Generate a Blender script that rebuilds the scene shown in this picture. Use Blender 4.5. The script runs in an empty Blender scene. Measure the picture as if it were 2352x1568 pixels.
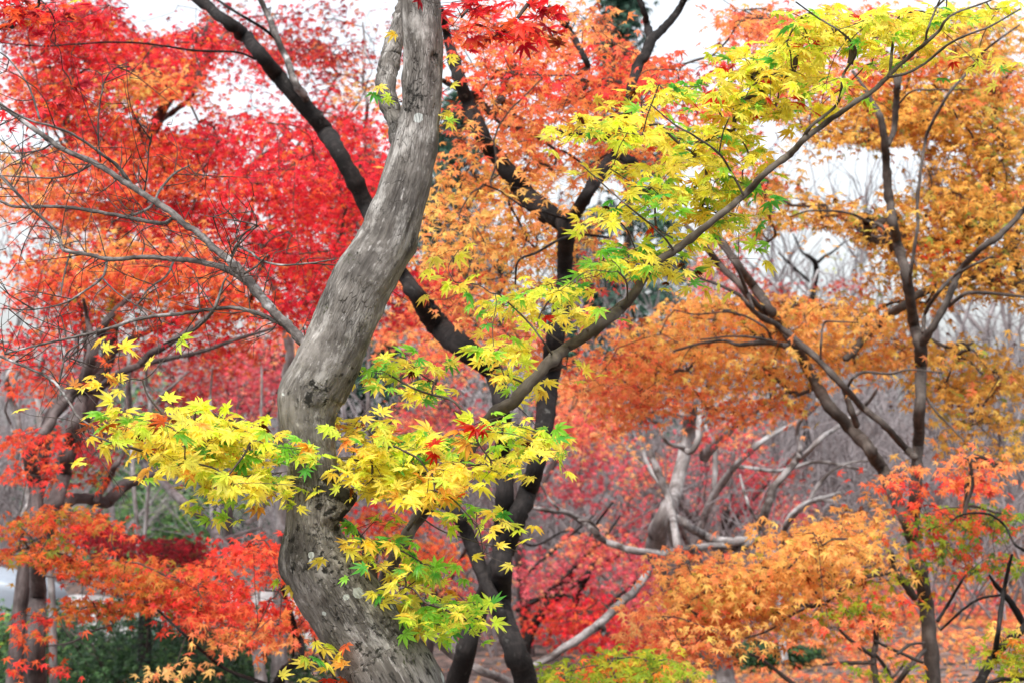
import bpy, math, random
import numpy as np
from mathutils import Vector, noise

random.seed(7)
rng = np.random.default_rng(7)
SC = bpy.context.scene
COL = SC.collection

# ------------------------------------------------------------------ camera
LENS = 85.0
CAMZ = 1.6
K = 36.0 / LENS                      # frame width per metre of depth
PITCH = math.atan((1150 - 784) / 2352 * K)
cam_d = bpy.data.cameras.new('camera')
cam = bpy.data.objects.new('camera', cam_d)
COL.objects.link(cam)
cam.location = (0, 0, CAMZ)
cam.rotation_euler = (math.pi / 2 + PITCH, 0, 0)
cam_d.lens = LENS
cam_d.sensor_width = 36
cam_d.clip_start = 0.1
cam_d.clip_end = 1000
cam_d.dof.use_dof = True
cam_d.dof.focus_distance = 6.15
cam_d.dof.aperture_fstop = 9.0
SC.camera = cam

# ------------------------------------------------------------------ sky, sun, exposure
SUN_EL, SUN_AZ = math.radians(58), math.radians(200)   # azimuth from +Y, clockwise
w = bpy.data.worlds.new('World')
SC.world = w
w.use_nodes = True
nt = w.node_tree
nt.nodes.clear()
sky = nt.nodes.new('ShaderNodeTexSky')
sky.sky_type = 'NISHITA'
sky.sun_disc = False
sky.sun_elevation = SUN_EL
sky.sun_rotation = SUN_AZ
sky.air_density = 1.0
sky.dust_density = 4.0
hs = nt.nodes.new('ShaderNodeHueSaturation')
hs.inputs['Saturation'].default_value = 0.30
bg = nt.nodes.new('ShaderNodeBackground')
bg.inputs['Strength'].default_value = 0.15
out = nt.nodes.new('ShaderNodeOutputWorld')
nt.links.new(sky.outputs[0], hs.inputs['Color'])
nt.links.new(hs.outputs[0], bg.inputs[0])
nt.links.new(bg.outputs[0], out.inputs[0])

sun_d = bpy.data.lights.new('sun', 'SUN')
sun_d.energy = 1.5
sun_d.angle = math.radians(16)
sun_d.color = (1.0, 0.96, 0.9)
sun = bpy.data.objects.new('sun', sun_d)
COL.objects.link(sun)
sdir = Vector((math.sin(SUN_AZ) * math.cos(SUN_EL), math.cos(SUN_AZ) * math.cos(SUN_EL), math.sin(SUN_EL)))
sun.rotation_euler = sdir.to_track_quat('Z', 'Y').to_euler()
sun.location = (0, 0, 30)

SC.view_settings.view_transform = 'Standard'
SC.view_settings.look = 'None'
SC.view_settings.exposure = 1.15
SC.view_settings.gamma = 1.0
SC.cycles.max_bounces = 8
SC.cycles.diffuse_bounces = 5
SC.cycles.transmission_bounces = 5
SC.cycles.glossy_bounces = 2

# ------------------------------------------------------------------ photo frame -> world
# the photograph was measured in a 2352-pixel-wide frame; d is the distance of the thing along the view axis
FW = np.array((0, math.cos(PITCH), math.sin(PITCH)))
UP = np.array((0, -math.sin(PITCH), math.cos(PITCH)))
RT = np.array((1.0, 0, 0))
EYE = np.array((0, 0, CAMZ))

def at(x, y, d):
    return EYE + d * (FW + K * (x - 1176) / 2352 * RT + K * (784 - y) / 2352 * UP)

def px(d):
    return K * d / 2352               # metres per frame pixel at distance d

def project(p):
    q = p - EYE
    d = q @ FW
    return np.stack([1176 + (q @ RT) / d / K * 2352, 784 - (q @ UP) / d / K * 2352], -1), d

CX = (0, 1350, 2696)
CY = (0, 900, 1811)

def C(k, pts):
    """points measured in the k-th (1..9) enlargement of the photograph -> frame pixels"""
    x0, y0 = CX[(k - 1) % 3], CY[(k - 1) // 3]
    s = 2352 / 4096
    return [((x0 + p[0] / 1.68) * s, (y0 + p[1] / 1.68) * s, (p[2] if len(p) > 2 else 10) / 1.68 * s) for p in pts]

def ground_z(x, y):
    x = np.asarray(x, float); y = np.asarray(y, float)
    def ss(a, b, t):
        t = np.clip((t - a) / (b - a), 0, 1)
        return t * t * (3 - 2 * t)
    z = 0.75 * ss(14, 34, y) * ss(-3, 6, x)
    z = z + 0.35 * ss(20, 45, y)
    z = z + 3.4 * ss(48, 105, y) * (1 + 0.15 * np.sin(x * 0.11 + 0.6))
    z = z + 5 * ss(105, 260, y)
    z = z + 0.06 * np.sin(x * 1.1 + y * 0.7) + 0.05 * np.sin(x * 0.53 - y * 0.9)
    return z

# ------------------------------------------------------------------ materials
def srgb(h):
    h = h.lstrip('#')
    c = [int(h[i:i + 2], 16) / 255 for i in (0, 2, 4)]
    return tuple(v / 12.92 if v <= 0.04045 else ((v + 0.055) / 1.055) ** 2.4 for v in c)

def new_mat(name):
    m = bpy.data.materials.new(name)
    m.use_nodes = True
    n = m.node_tree
    n.nodes.clear()
    o = n.nodes.new('ShaderNodeOutputMaterial')
    return m, n, o

def N(n, t, **kw):
    x = n.nodes.new(t)
    for k, v in kw.items():
        if k in x.inputs:
            x.inputs[k].default_value = v
        else:
            setattr(x, k, v)
    return x

def ramp(n, stops):
    r = n.nodes.new('ShaderNodeValToRGB')
    e = r.color_ramp.elements
    while len(e) < len(stops):
        e.new(0.5)
    for i, (p, c) in enumerate(stops):
        e[i].position = p
        e[i].color = (*c, 1)
    return r

def leaf_material(name, trans=0.45, spec=0.25, rough=0.5, spots=False):
    m, n, o = new_mat(name)
    a = N(n, 'ShaderNodeAttribute', attribute_name='Col')
    tc = N(n, 'ShaderNodeTexCoord')
    nz = N(n, 'ShaderNodeTexNoise', Scale=45.0, Detail=3.0)
    n.links.new(tc.outputs['Object'], nz.inputs['Vector'])
    mr = N(n, 'ShaderNodeMapRange')
    mr.inputs['From Min'].default_value = 0.3; mr.inputs['From Max'].default_value = 0.7
    mr.inputs['To Min'].default_value = 0.82; mr.inputs['To Max'].default_value = 1.12
    n.links.new(nz.outputs['Fac'], mr.inputs['Value'])
    mx = N(n, 'ShaderNodeVectorMath', operation='SCALE')
    n.links.new(a.outputs['Color'], mx.inputs[0]); n.links.new(mr.outputs[0], mx.inputs['Scale'])
    csock = mx.outputs[0]
    if spots:
        n5 = N(n, 'ShaderNodeTexNoise', Scale=130.0, Detail=3.0); n.links.new(tc.outputs['Object'], n5.inputs['Vector'])
        m5 = N(n, 'ShaderNodeMapRange'); m5.inputs['From Min'].default_value = .64; m5.inputs['From Max'].default_value = .70
        n.links.new(n5.outputs['Fac'], m5.inputs['Value'])
        b5 = N(n, 'ShaderNodeMix', data_type='RGBA'); n.links.new(m5.outputs[0], b5.inputs[0]); n.links.new(csock, b5.inputs[6]); b5.inputs[7].default_value = (.33, .13, .03, 1)
        csock = b5.outputs[2]
    p = N(n, 'ShaderNodeBsdfPrincipled', Roughness=rough)
    p.inputs['Specular IOR Level'].default_value = spec
    t = N(n, 'ShaderNodeBsdfTranslucent')
    mix = N(n, 'ShaderNodeMixShader'); mix.inputs[0].default_value = trans
    n.links.new(csock, p.inputs['Base Color']); n.links.new(csock, t.inputs['Color'])
    n.links.new(p.outputs[0], mix.inputs[1]); n.links.new(t.outputs[0], mix.inputs[2])
    n.links.new(mix.outputs[0], o.inputs[0])
    return m

def bark_material(name, stops, ridge=70.0, stretch=0.12, bands=0.0, bump=0.4, patch=None, blot=0.0, masks=False, rough=0.85):
    m, n, o = new_mat(name)
    L = n.links.new
    a = N(n, 'ShaderNodeAttribute', attribute_name='bk')
    mp = N(n, 'ShaderNodeMapping'); mp.inputs['Scale'].default_value = (1, 1, stretch)
    L(a.outputs['Vector'], mp.inputs['Vector'])
    n1 = N(n, 'ShaderNodeTexNoise', Scale=ridge, Detail=6.0, Roughness=0.65, Distortion=0.6)
    L(mp.outputs[0], n1.inputs['Vector'])
    n2 = N(n, 'ShaderNodeTexNoise', Scale=9.0, Detail=5.0, Roughness=0.6)
    L(a.outputs['Vector'], n2.inputs['Vector'])
    ad = N(n, 'ShaderNodeMath', operation='MULTIPLY_ADD'); ad.inputs[1].default_value = 0.42 if masks else 0.55
    L(n1.outputs['Fac'], ad.inputs[0])
    s2 = N(n, 'ShaderNodeMath', operation='MULTIPLY'); s2.inputs[1].default_value = 0.58 if masks else 0.45
    L(n2.outputs['Fac'], s2.inputs[0]); L(s2.outputs[0], ad.inputs[2])
    height = ad.outputs[0]
    if bands:
        mb = N(n, 'ShaderNodeMapping'); mb.inputs['Scale'].default_value = (0.25, 0.25, 1.0)
        L(a.outputs['Vector'], mb.inputs['Vector'])
        nb = N(n, 'ShaderNodeTexNoise', Scale=bands, Detail=3.0)
        L(mb.outputs[0], nb.inputs['Vector'])
        mm = N(n, 'ShaderNodeMath', operation='MULTIPLY_ADD'); mm.inputs[1].default_value = 0.35
        sb = N(n, 'ShaderNodeMath', operation='SUBTRACT'); sb.inputs[1].default_value = 0.5
        L(nb.outputs['Fac'], sb.inputs[0]); L(sb.outputs[0], mm.inputs[0]); L(height, mm.inputs[2])
        height = mm.outputs[0]
    r = ramp(n, stops)
    L(height, r.inputs[0])
    col = r.outputs[0]

    def blend(fac, colour, src):
        x = N(n, 'ShaderNodeMix', data_type='RGBA')
        L(fac, x.inputs[0]); L(src, x.inputs[6])
        x.inputs[7].default_value = (*colour, 1)
        return x.outputs[2]

    def thresh(sock, lo, hi):
        q = N(n, 'ShaderNodeMapRange'); q.inputs['From Min'].default_value = lo; q.inputs['From Max'].default_value = hi
        L(sock, q.inputs['Value'])
        return q.outputs[0]
    if patch:
        n3 = N(n, 'ShaderNodeTexNoise', Scale=patch[1], Detail=4.0, Roughness=0.6)
        L(a.outputs['Vector'], n3.inputs['Vector'])
        col = blend(thresh(n3.outputs['Fac'], patch[2], patch[2] + 0.1), patch[0], col)
    if masks:
        # weathered pale and dark blotches
        for sc_, lo_, cc_, am_ in ((17.0, .53, (0.40, 0.385, 0.36), .75), (23.0, .54, (0.075, 0.066, 0.058), .8), (60.0, .56, (0.06, 0.052, 0.045), .7), (90.0, .57, (0.46, 0.44, 0.42), .6)):
            mq = N(n, 'ShaderNodeMapping'); mq.inputs['Scale'].default_value = (1, 1, 0.42); mq.inputs['Location'].default_value = (sc_, 3, 1)
            L(a.outputs['Vector'], mq.inputs['Vector'])
            q0 = N(n, 'ShaderNodeTexNoise', Scale=sc_, Detail=6.0, Roughness=0.68); L(mq.outputs[0], q0.inputs['Vector'])
            f0 = N(n, 'ShaderNodeMath', operation='MULTIPLY'); f0.inputs[1].default_value = am_
            L(thresh(q0.outputs['Fac'], lo_, lo_ + .10), f0.inputs[0])
            col = blend(f0.outputs[0], cc_, col)
        # fine cracks running up the trunk
        mc = N(n, 'ShaderNodeMapping'); mc.inputs['Scale'].default_value = (1, 1, 0.16)
        dn = N(n, 'ShaderNodeTexNoise', Scale=14.0, Detail=3.0)
        L(a.outputs['Vector'], dn.inputs['Vector'])
        va = N(n, 'ShaderNodeVectorMath', operation='SCALE'); va.inputs['Scale'].default_value = 0.02
        L(dn.outputs['Color'], va.inputs[0])
        vb = N(n, 'ShaderNodeVectorMath', operation='ADD')
        L(a.outputs['Vector'], vb.inputs[0]); L(va.outputs[0], vb.inputs[1])
        L(vb.outputs[0], mc.inputs['Vector'])
        vo = N(n, 'ShaderNodeTexVoronoi', Scale=120.0, feature='DISTANCE_TO_EDGE')
        L(mc.outputs[0], vo.inputs['Vector'])
        crack = N(n, 'ShaderNodeMapRange'); crack.inputs['From Min'].default_value = 0.0; crack.inputs['From Max'].default_value = 0.05
        crack.inputs['To Min'].default_value = 1.0; crack.inputs['To Max'].default_value = 0.0
        L(vo.outputs['Distance'], crack.inputs['Value'])
        nk = N(n, 'ShaderNodeTexNoise', Scale=7.0, Detail=3.0)
        L(a.outputs['Vector'], nk.inputs['Vector'])
        ck = N(n, 'ShaderNodeMath', operation='MULTIPLY'); L(crack.outputs[0], ck.inputs[0]); L(thresh(nk.outputs['Fac'], 0.42, 0.65), ck.inputs[1])
        ck2 = N(n, 'ShaderNodeMath', operation='MULTIPLY'); L(ck.outputs[0], ck2.inputs[0]); ck2.inputs[1].default_value = 0.5
        col = blend(ck2.outputs[0], (0.035, 0.03, 0.026), col)
        # dark algae specks, moss and lichen from painted masks broken up by noise
        ma = N(n, 'ShaderNodeAttribute', attribute_name='mask')
        sp = N(n, 'ShaderNodeSeparateColor'); L(ma.outputs['Color'], sp.inputs[0])
        nf = N(n, 'ShaderNodeTexNoise', Scale=95.0, Detail=5.0, Roughness=0.7)
        L(a.outputs['Vector'], nf.inputs['Vector'])
        for ch, colour, scale_, w_ in ((0, (0.018, 0.017, 0.014), 60.0, 0.62), (1, (0.035, 0.042, 0.014), 130.0, 0.60), (2, (0.44, 0.47, 0.45), 75.0, 0.42)):
            q = N(n, 'ShaderNodeTexNoise', Scale=scale_, Detail=5.0, Roughness=0.62)
            L(a.outputs['Vector'], q.inputs['Vector'])
            sm = N(n, 'ShaderNodeMath', operation='MULTIPLY_ADD'); sm.inputs[1].default_value = w_ * 1.6
            L(q.outputs['Fac'], sm.inputs[0]); L(sp.outputs[ch], sm.inputs[2])
            col = blend(thresh(sm.outputs[0], 0.98, 1.08), colour, col)
        hh = N(n, 'ShaderNodeMath', operation='MULTIPLY_ADD'); hh.inputs[1].default_value = -0.5
        L(ck.outputs[0], hh.inputs[0]); L(height, hh.inputs[2])
        height = hh.outputs[0]
    p = N(n, 'ShaderNodeBsdfPrincipled', Roughness=rough)
    p.inputs['Specular IOR Level'].default_value = 0.25
    L(col, p.inputs['Base Color'])
    b = N(n, 'ShaderNodeBump', Strength=bump, Distance=0.012)
    L(height, b.inputs['Height']); L(b.outputs[0], p.inputs['Normal'])
    L(p.outputs[0], o.inputs[0])
    return m

BARK = {
    'grey': bark_material('grey_bark', [(0.28, (0.035, 0.031, 0.028)), (0.42, (0.085, 0.077, 0.069)), (0.52, (0.16, 0.147, 0.132)), (0.62, (0.215, 0.198, 0.18)), (0.78, (0.30, 0.28, 0.26))],
                          ridge=120, stretch=0.10, bump=0.9, masks=True),
    'limb': bark_material('grey_limb_bark', [(0.34, (0.020, 0.017, 0.016)), (0.48, (0.075, 0.065, 0.06)), (0.64, (0.19, 0.172, 0.163))],
                          ridge=60, stretch=0.35, bands=34, bump=0.8, patch=((0.36, 0.36, 0.36), 9.0, 0.58)),
    'slim': bark_material('olive_grey_bark', [(0.3, (0.03, 0.023, 0.018)), (0.5, (0.085, 0.070, 0.056)), (0.7, (0.165, 0.145, 0.12))], ridge=45, stretch=0.2, bands=25, bump=0.5),
    'dark': bark_material('dark_bark', [(0.3, (0.004, 0.0035, 0.0035)), (0.5, (0.011, 0.009, 0.0085)), (0.7, (0.036, 0.029, 0.027))],
                          ridge=40, stretch=0.5, bands=46, bump=1.0, patch=((0.075, 0.072, 0.066), 26.0, 0.63)),
    'brown': bark_material('brown_grey_bark', [(0.3, (0.024, 0.019, 0.016)), (0.5, (0.066, 0.054, 0.047)), (0.7, (0.14, 0.12, 0.107))], ridge=34, stretch=0.3, bands=22, bump=0.5),
    'pale': bark_material('pale_bark', [(0.32, (0.07, 0.06, 0.056)), (0.48, (0.19, 0.175, 0.17)), (0.66, (0.42, 0.415, 0.42))],
                          ridge=16, stretch=0.3, bump=0.5, patch=((0.05, 0.038, 0.034), 4.0, 0.53)),
    'mauve': bark_material('mauve_grey_bark', [(0.34, (0.022, 0.017, 0.017)), (0.5, (0.075, 0.060, 0.058)), (0.66, (0.18, 0.155, 0.152))], ridge=20, stretch=0.2, bump=0.5),
    'twig': bark_material('twig_bark', [(0.3, (0.025, 0.018, 0.015)), (0.7, (0.09, 0.07, 0.06))], ridge=60, stretch=0.4, bump=0.2),
    'palet': bark_material('pale_twig_bark', [(0.3, (0.12, 0.105, 0.105)), (0.7, (0.34, 0.31, 0.32))], ridge=30, stretch=0.4, bump=0.2),
}
LEAF = leaf_material('maple_leaf', 0.58)
LEAFN = leaf_material('near_maple_leaf', 0.64, spec=0.3, rough=0.45, spots=True)
GREENLEAF = leaf_material('evergreen_leaf', 0.2, spec=0.3)

# ------------------------------------------------------------------ mesh building
def mesh_obj(name, V, Q, mats, mat_idx=None, bk=None, colr=None, mask=None, parent=None, base=None, smooth=True):
    V = np.asarray(V, np.float32)
    if base is not None:
        V = V - np.asarray(base, np.float32)
    Q = np.asarray(Q, np.int32)
    me = bpy.data.meshes.new(name)
    me.vertices.add(len(V)); me.vertices.foreach_set('co', V.ravel())
    me.loops.add(Q.size); me.loops.foreach_set('vertex_index', Q.ravel())
    me.polygons.add(len(Q))
    me.polygons.foreach_set('loop_start', np.arange(0, Q.size, Q.shape[1], dtype=np.int32))
    me.polygons.foreach_set('loop_total', np.full(len(Q), Q.shape[1], np.int32))
    for m in mats:
        me.materials.append(m)
    if mat_idx is not None:
        me.polygons.foreach_set('material_index', np.asarray(mat_idx, np.int32))
    me.update(calc_edges=True)
    me.polygons.foreach_set('use_smooth', np.full(len(Q), smooth))
    if bk is not None:
        at_ = me.attributes.new('bk', 'FLOAT_VECTOR', 'POINT')
        at_.data.foreach_set('vector', np.asarray(bk, np.float32).ravel())
    for nm, arr in (('Col', colr), ('mask', mask)):
        if arr is not None:
            at_ = me.color_attributes.new(nm, 'FLOAT_COLOR', 'POINT')
            full = np.ones((len(V), 4), np.float32); full[:, :3] = arr
            at_.data.foreach_set('color', full.ravel())
    ob = bpy.data.objects.new(name, me)
    COL.objects.link(ob)
    if parent is not None:
        ob.parent = parent
    return ob

def thing(name, label, cat, loc, group=None):
    o = bpy.data.objects.new(name, None)
    COL.objects.link(o)
    o.location = loc
    o.empty_display_size = 0.2
    o['label'] = label; o['category'] = cat
    if group:
        o['group'] = group
    return o

def catmull(P, per):
    P = np.asarray(P, float)
    n = len(P)
    if n < 3:
        t = np.linspace(0, 1, per + 1)[:, None]
        return P[0] * (1 - t) + P[-1] * t
    E = np.vstack([2 * P[0] - P[1], P, 2 * P[-1] - P[-2]])
    out = []
    for i in range(n - 1):
        p0, p1, p2, p3 = E[i:i + 4]
        for t in np.arange(per) / per:
            out.append(0.5 * ((2 * p1) + (p2 - p0) * t + (2 * p0 - 5 * p1 + 4 * p2 - p3) * t * t + (3 * p1 - p0 - 3 * p2 + p3) * t ** 3))
    out.append(P[-1])
    return np.array(out)

def tube(P, R, sides, close=True, lump=0.0, seed=0.0):
    """P (n,3), R (n,) -> verts, quads, bark coordinates"""
    P = np.asarray(P, float); R = np.maximum(np.asarray(R, float), 0.0004)
    if close:
        T = P[-1] + (P[-1] - P[-2]) / max(np.linalg.norm(P[-1] - P[-2]), 1e-6) * R[-1] * 0.5
        S = P[0] + (P[0] - P[1]) / max(np.linalg.norm(P[0] - P[1]), 1e-6) * R[0] * 0.3
        P = np.vstack([S, P, T]); R = np.concatenate([[R[0] * .05], R, [R[-1] * 0.05]])
    n = len(P)
    D = np.gradient(P, axis=0)
    D /= np.linalg.norm(D, axis=1, keepdims=True) + 1e-9
    ref = np.array((0, 1.0, 0)) if abs(D[0][1]) < 0.9 else np.array((1.0, 0, 0))
    U = np.zeros_like(P)
    u = np.cross(D[0], ref); u /= np.linalg.norm(u)
    for i in range(n):
        u = u - D[i] * (u @ D[i]); u /= np.linalg.norm(u) + 1e-9
        U[i] = u
    W = np.cross(D, U)
    th = np.arange(sides) / sides * 2 * math.pi
    c, s = np.cos(th), np.sin(th)
    rr = R[:, None] * np.ones(sides)
    ln = np.concatenate([[0], np.cumsum(np.linalg.norm(np.diff(P, axis=0), axis=1))])
    if lump:
        for i in range(n):
            for j in range(sides):
                q = Vector((c[j] * R[i] * 1.2 + seed, s[j] * R[i] * 1.2, ln[i] * 0.8)) / max(R.max(), 0.01) * 0.9
                rr[i, j] *= 1 + lump * noise.fractal(q, 0.8, 2.1, 4)
    V = P[:, None] + rr[..., None] * (U[:, None] * c[None, :, None] + W[:, None] * s[None, :, None])
    bk = np.stack([R[:, None] * c, R[:, None] * s, np.repeat(ln[:, None], sides, 1)], -1) + seed
    i = np.arange(n - 1)[:, None] * sides; j = np.arange(sides)[None]; j2 = (j + 1) % sides
    Q = np.stack([i + j, i + j2, i + sides + j2, i + sides + j], -1).reshape(-1, 4)
    return V.reshape(-1, 3), Q, bk.reshape(-1, 3)

class Acc:
    """collects pieces into one mesh"""
    def __init__(s):
        s.V, s.Q, s.B, s.C, s.M, s.n = [], [], [], [], [], 0
    def add(s, V, Q, B=None, C=None, m=0):
        V = np.asarray(V); Q = np.asarray(Q)
        s.V.append(V); s.Q.append(Q + s.n); s.n += len(V)
        s.B.append(np.zeros((len(V), 3)) if B is None else B)
        s.C.append(np.ones((len(V), 3)) if C is None else C)
        s.M.append(np.full(len(Q), m))
    def build(s, name, mats, parent=None, base=None, smooth=True):
        if not s.V:
            return None
        return mesh_obj(name, np.vstack(s.V), np.vstack(s.Q), mats, np.concatenate(s.M), np.vstack(s.B), np.vstack(s.C), None, parent, base, smooth)

# ------------------------------------------------------------------ leaves
def leaf_template(detail):
    if detail:
        lobes = [(-118, .42), (-76, .74), (-37, .95), (0, 1.0), (37, .95), (76, .74), (118, .42)]
        nr = 0.25
    else:
        lobes = [(-100, .62), (-48, .92), (0, 1.0), (48, .92), (100, .62)]
        nr = 0.33
    V = [(0, 0, 0)]; Q = []
    tone = [0]
    ang = [math.radians(a) for a, _ in lobes]
    notch = [ang[0] - math.radians(34)] + [(a + b) / 2 for a, b in zip(ang, ang[1:])] + [ang[-1] + math.radians(34)]
    ni = []
    for k, a in enumerate(notch):
        r = nr if 0 < k < len(notch) - 1 else 0.14
        ni.append(len(V)); V.append((r * math.cos(a), r * math.sin(a), 0.05)); tone.append(0.25)
    for k, (a, (_, L)) in enumerate(zip(ang, lobes)):
        d = (math.cos(a), math.sin(a)); p = (-d[1], d[0])
        ti = len(V); V.append((L * d[0], L * d[1], -0.20 * L * L)); tone.append(1.0)
        if detail:
            wd = 0.112 * L + 0.024
            for sgn in (-1, 1):
                V.append((0.52 * L * d[0] + sgn * wd * p[0], 0.52 * L * d[1] + sgn * wd * p[1], 0.035 - 0.05 * L)); tone.append(0.5)
            Q.append((0, ni[k], ti + 1, ti)); Q.append((0, ti, ti + 2, ni[k + 1]))
        else:
            Q.append((0, ni[k], ti, ni[k + 1]))
    return np.array(V), np.array(Q), np.array(tone)

TEMPL = {True: leaf_template(True), False: leaf_template(False)}

def add_leaves(acc, pos, size, colr, detail, m, tip=None, face=0.55, curl=None, droop=0.45):
    n = len(pos)
    if n == 0:
        return
    T, Q, tone = TEMPL[detail]
    nrm = np.stack([rng.normal(0, 0.42, n), -face + rng.normal(0, 0.38, n), np.full(n, 0.8) + rng.normal(0, 0.25, n)], -1)
    nrm /= np.linalg.norm(nrm, axis=1, keepdims=True)
    az = rng.uniform(0, 2 * math.pi, n)
    ax = np.stack([np.cos(az), np.sin(az) * 0.8 - (0.35 if droop > .15 else .1), -droop + rng.normal(0, 0.25, n)], -1)
    ax -= nrm * np.sum(ax * nrm, 1, keepdims=True)
    ax /= np.linalg.norm(ax, axis=1, keepdims=True) + 1e-9
    sd = np.cross(nrm, ax)
    k = rng.uniform(0.4, 2.2, n) if curl is None else curl
    asp = rng.uniform(0.85, 1.1, n)
    X = T[None, :, 0] * np.ones((n, 1)); Y = T[None, :, 1] * asp[:, None]; Z = T[None, :, 2] * k[:, None]
    # uneven lobes
    X = X * (1 + rng.normal(0, 0.07, X.shape)); Y = Y * (1 + rng.normal(0, 0.07, Y.shape))
    V = pos[:, None] + size[:, None, None] * (X[..., None] * ax[:, None] + Y[..., None] * sd[:, None] + Z[..., None] * nrm[:, None])
    Cc = np.repeat(colr[:, None], len(T), 1)
    if tip is not None:
        f = (tone[None, :] ** 2)[..., None] * tip[1][:, None, None]
        Cc = Cc * (1 - f) + tip[0][:, None] * f
    F = (np.arange(n)[:, None, None] * len(T) + Q[None]).reshape(-1, 4)
    acc.add(V.reshape(-1, 3), F, None, Cc.reshape(-1, 3), m)

PAL = {
    'yellow': [('#f8e85e', 9), ('#f6ea6c', 6), ('#f2e860', 4), ('#dce850', 4), ('#a8d850', 2.4), ('#68b84a', 1.4), ('#f8d658', 2.5), ('#e8a848', 0.6), ('#c83220', 0.3), ('#5a2612', 0.25)],
    'yellowor': [('#f8e460', 8), ('#f6da5a', 5), ('#f0e460', 3), ('#ccde50', 2.2), ('#8ac848', 1.6), ('#f4be5c', 2.2), ('#e49a50', .8), ('#c85a20', .5), ('#7a3a18', 0.35)],
    'yellowgr': [('#eee860', 6), ('#d0e650', 5), ('#94d04a', 5), ('#62b84c', 3.6), ('#f6e05c', 4), ('#e0a030', 0.4)],
    'red': [('#e8323a', 7), ('#e02838', 6), ('#e84838', 5), ('#cc2038', 4), ('#ea6a3c', 3), ('#b01c30', 3), ('#dc8438', 1.3), ('#e85058', 3), ('#8c2028', 1.5)],
    'redor': [('#ec5a40', 6), ('#ee7a48', 7), ('#e83c40', 3), ('#f0964c', 5), ('#d84c38', 2.5), ('#b83c2c', 1)],
    'oranger': [('#f28a58', 6), ('#f49c5c', 8), ('#f07c54', 4), ('#ea6048', 2.5), ('#f4b062', 4.5), ('#c86a40', 1.3), ('#8a3a18', .5)],
    'orange': [('#f6b464', 8), ('#f4a65c', 7), ('#f6be66', 7), ('#f0965a', 4), ('#f2ca6c', 4), ('#cc8a44', 1.5), ('#c8b850', 1), ('#8a4418', .6)],
    'peachor': [('#f4985e', 7), ('#f48c60', 6), ('#f6aa68', 6), ('#f07850', 3.5), ('#f4b870', 4), ('#d86048', 1.5)],
    'ochre': [('#eab45a', 8), ('#dca44c', 7), ('#f0be5c', 6), ('#c88e44', 3), ('#f0c864', 4), ('#b8a84c', 1.8), ('#9caa4c', 1.3), ('#dc7c4c', 1.3), ('#7a4020', 0.8), ('#4a2414', .6)],
    'brick': [('#cc5c34', 6), ('#d46a30', 7), ('#bc5028', 4), ('#c07a34', 5), ('#a07c30', 3), ('#82862e', 2.6), ('#de4a30', 3), ('#8c2c1c', 1.2)],
    'brickred': [('#e84e38', 6), ('#e63e38', 5), ('#e06238', 6), ('#d04030', 4), ('#e87844', 2.5), ('#a82c28', 1.8)],
    'crimson': [('#a81a28', 6), ('#8c1824', 5), ('#c02430', 4), ('#6c1a1c', 2), ('#7a4a24', 1)],
    'pink': [('#d85862', 6), ('#e0727a', 4), ('#c84656', 5), ('#e08470', 4), ('#bc5462', 3), ('#e0a078', 2), ('#b0404e', 3), ('#a87070', 2)],
    'pinkor': [('#ec7c58', 6), ('#e8685a', 5), ('#f09a68', 4), ('#dc505a', 4), ('#f0b478', 2), ('#c84a50', 2)],
    'peach': [('#f4c878', 6), ('#f0b070', 4), ('#f0a468', 3), ('#e88a5a', 2)],
    'olive': [('#a8b02c', 7), ('#94a82c', 6), ('#80982a', 4), ('#c0b434', 4), ('#e0862c', 2.2), ('#e86e34', 1.4)],
    'greenred': [('#8aa030', 6), ('#6c9030', 4), ('#e0603a', 5), ('#d8483c', 3.5), ('#c8842c', 3), ('#a8a030', 3), ('#4c7030', 2)],
    'dkred': [('#a02030', 5), ('#b83028', 4), ('#c84830', 3), ('#7c2020', 3), ('#c87038', 1.5)],
    'ever': [('#1e3a1e', 5), ('#2a4a24', 5), ('#34562a', 3), ('#16301c', 4), ('#48662e', 1.5)],
    'everblue': [('#2c4a3c', 5), ('#38584a', 5), ('#243e34', 4), ('#4a6854', 2)],
    'everlight': [('#4c7040', 5), ('#5c8048', 4), ('#3c6040', 4), ('#84a040', 2)],
    'yg': [('#c8c850', 5), ('#b0b848', 4), ('#d8d060', 3)],
}
PALN = {}
for k_, v_ in PAL.items():
    c_ = np.array([srgb(h) for h, _ in v_]); p_ = np.array([q for _, q in v_], float)
    PALN[k_] = (c_, p_ / p_.sum())

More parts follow.
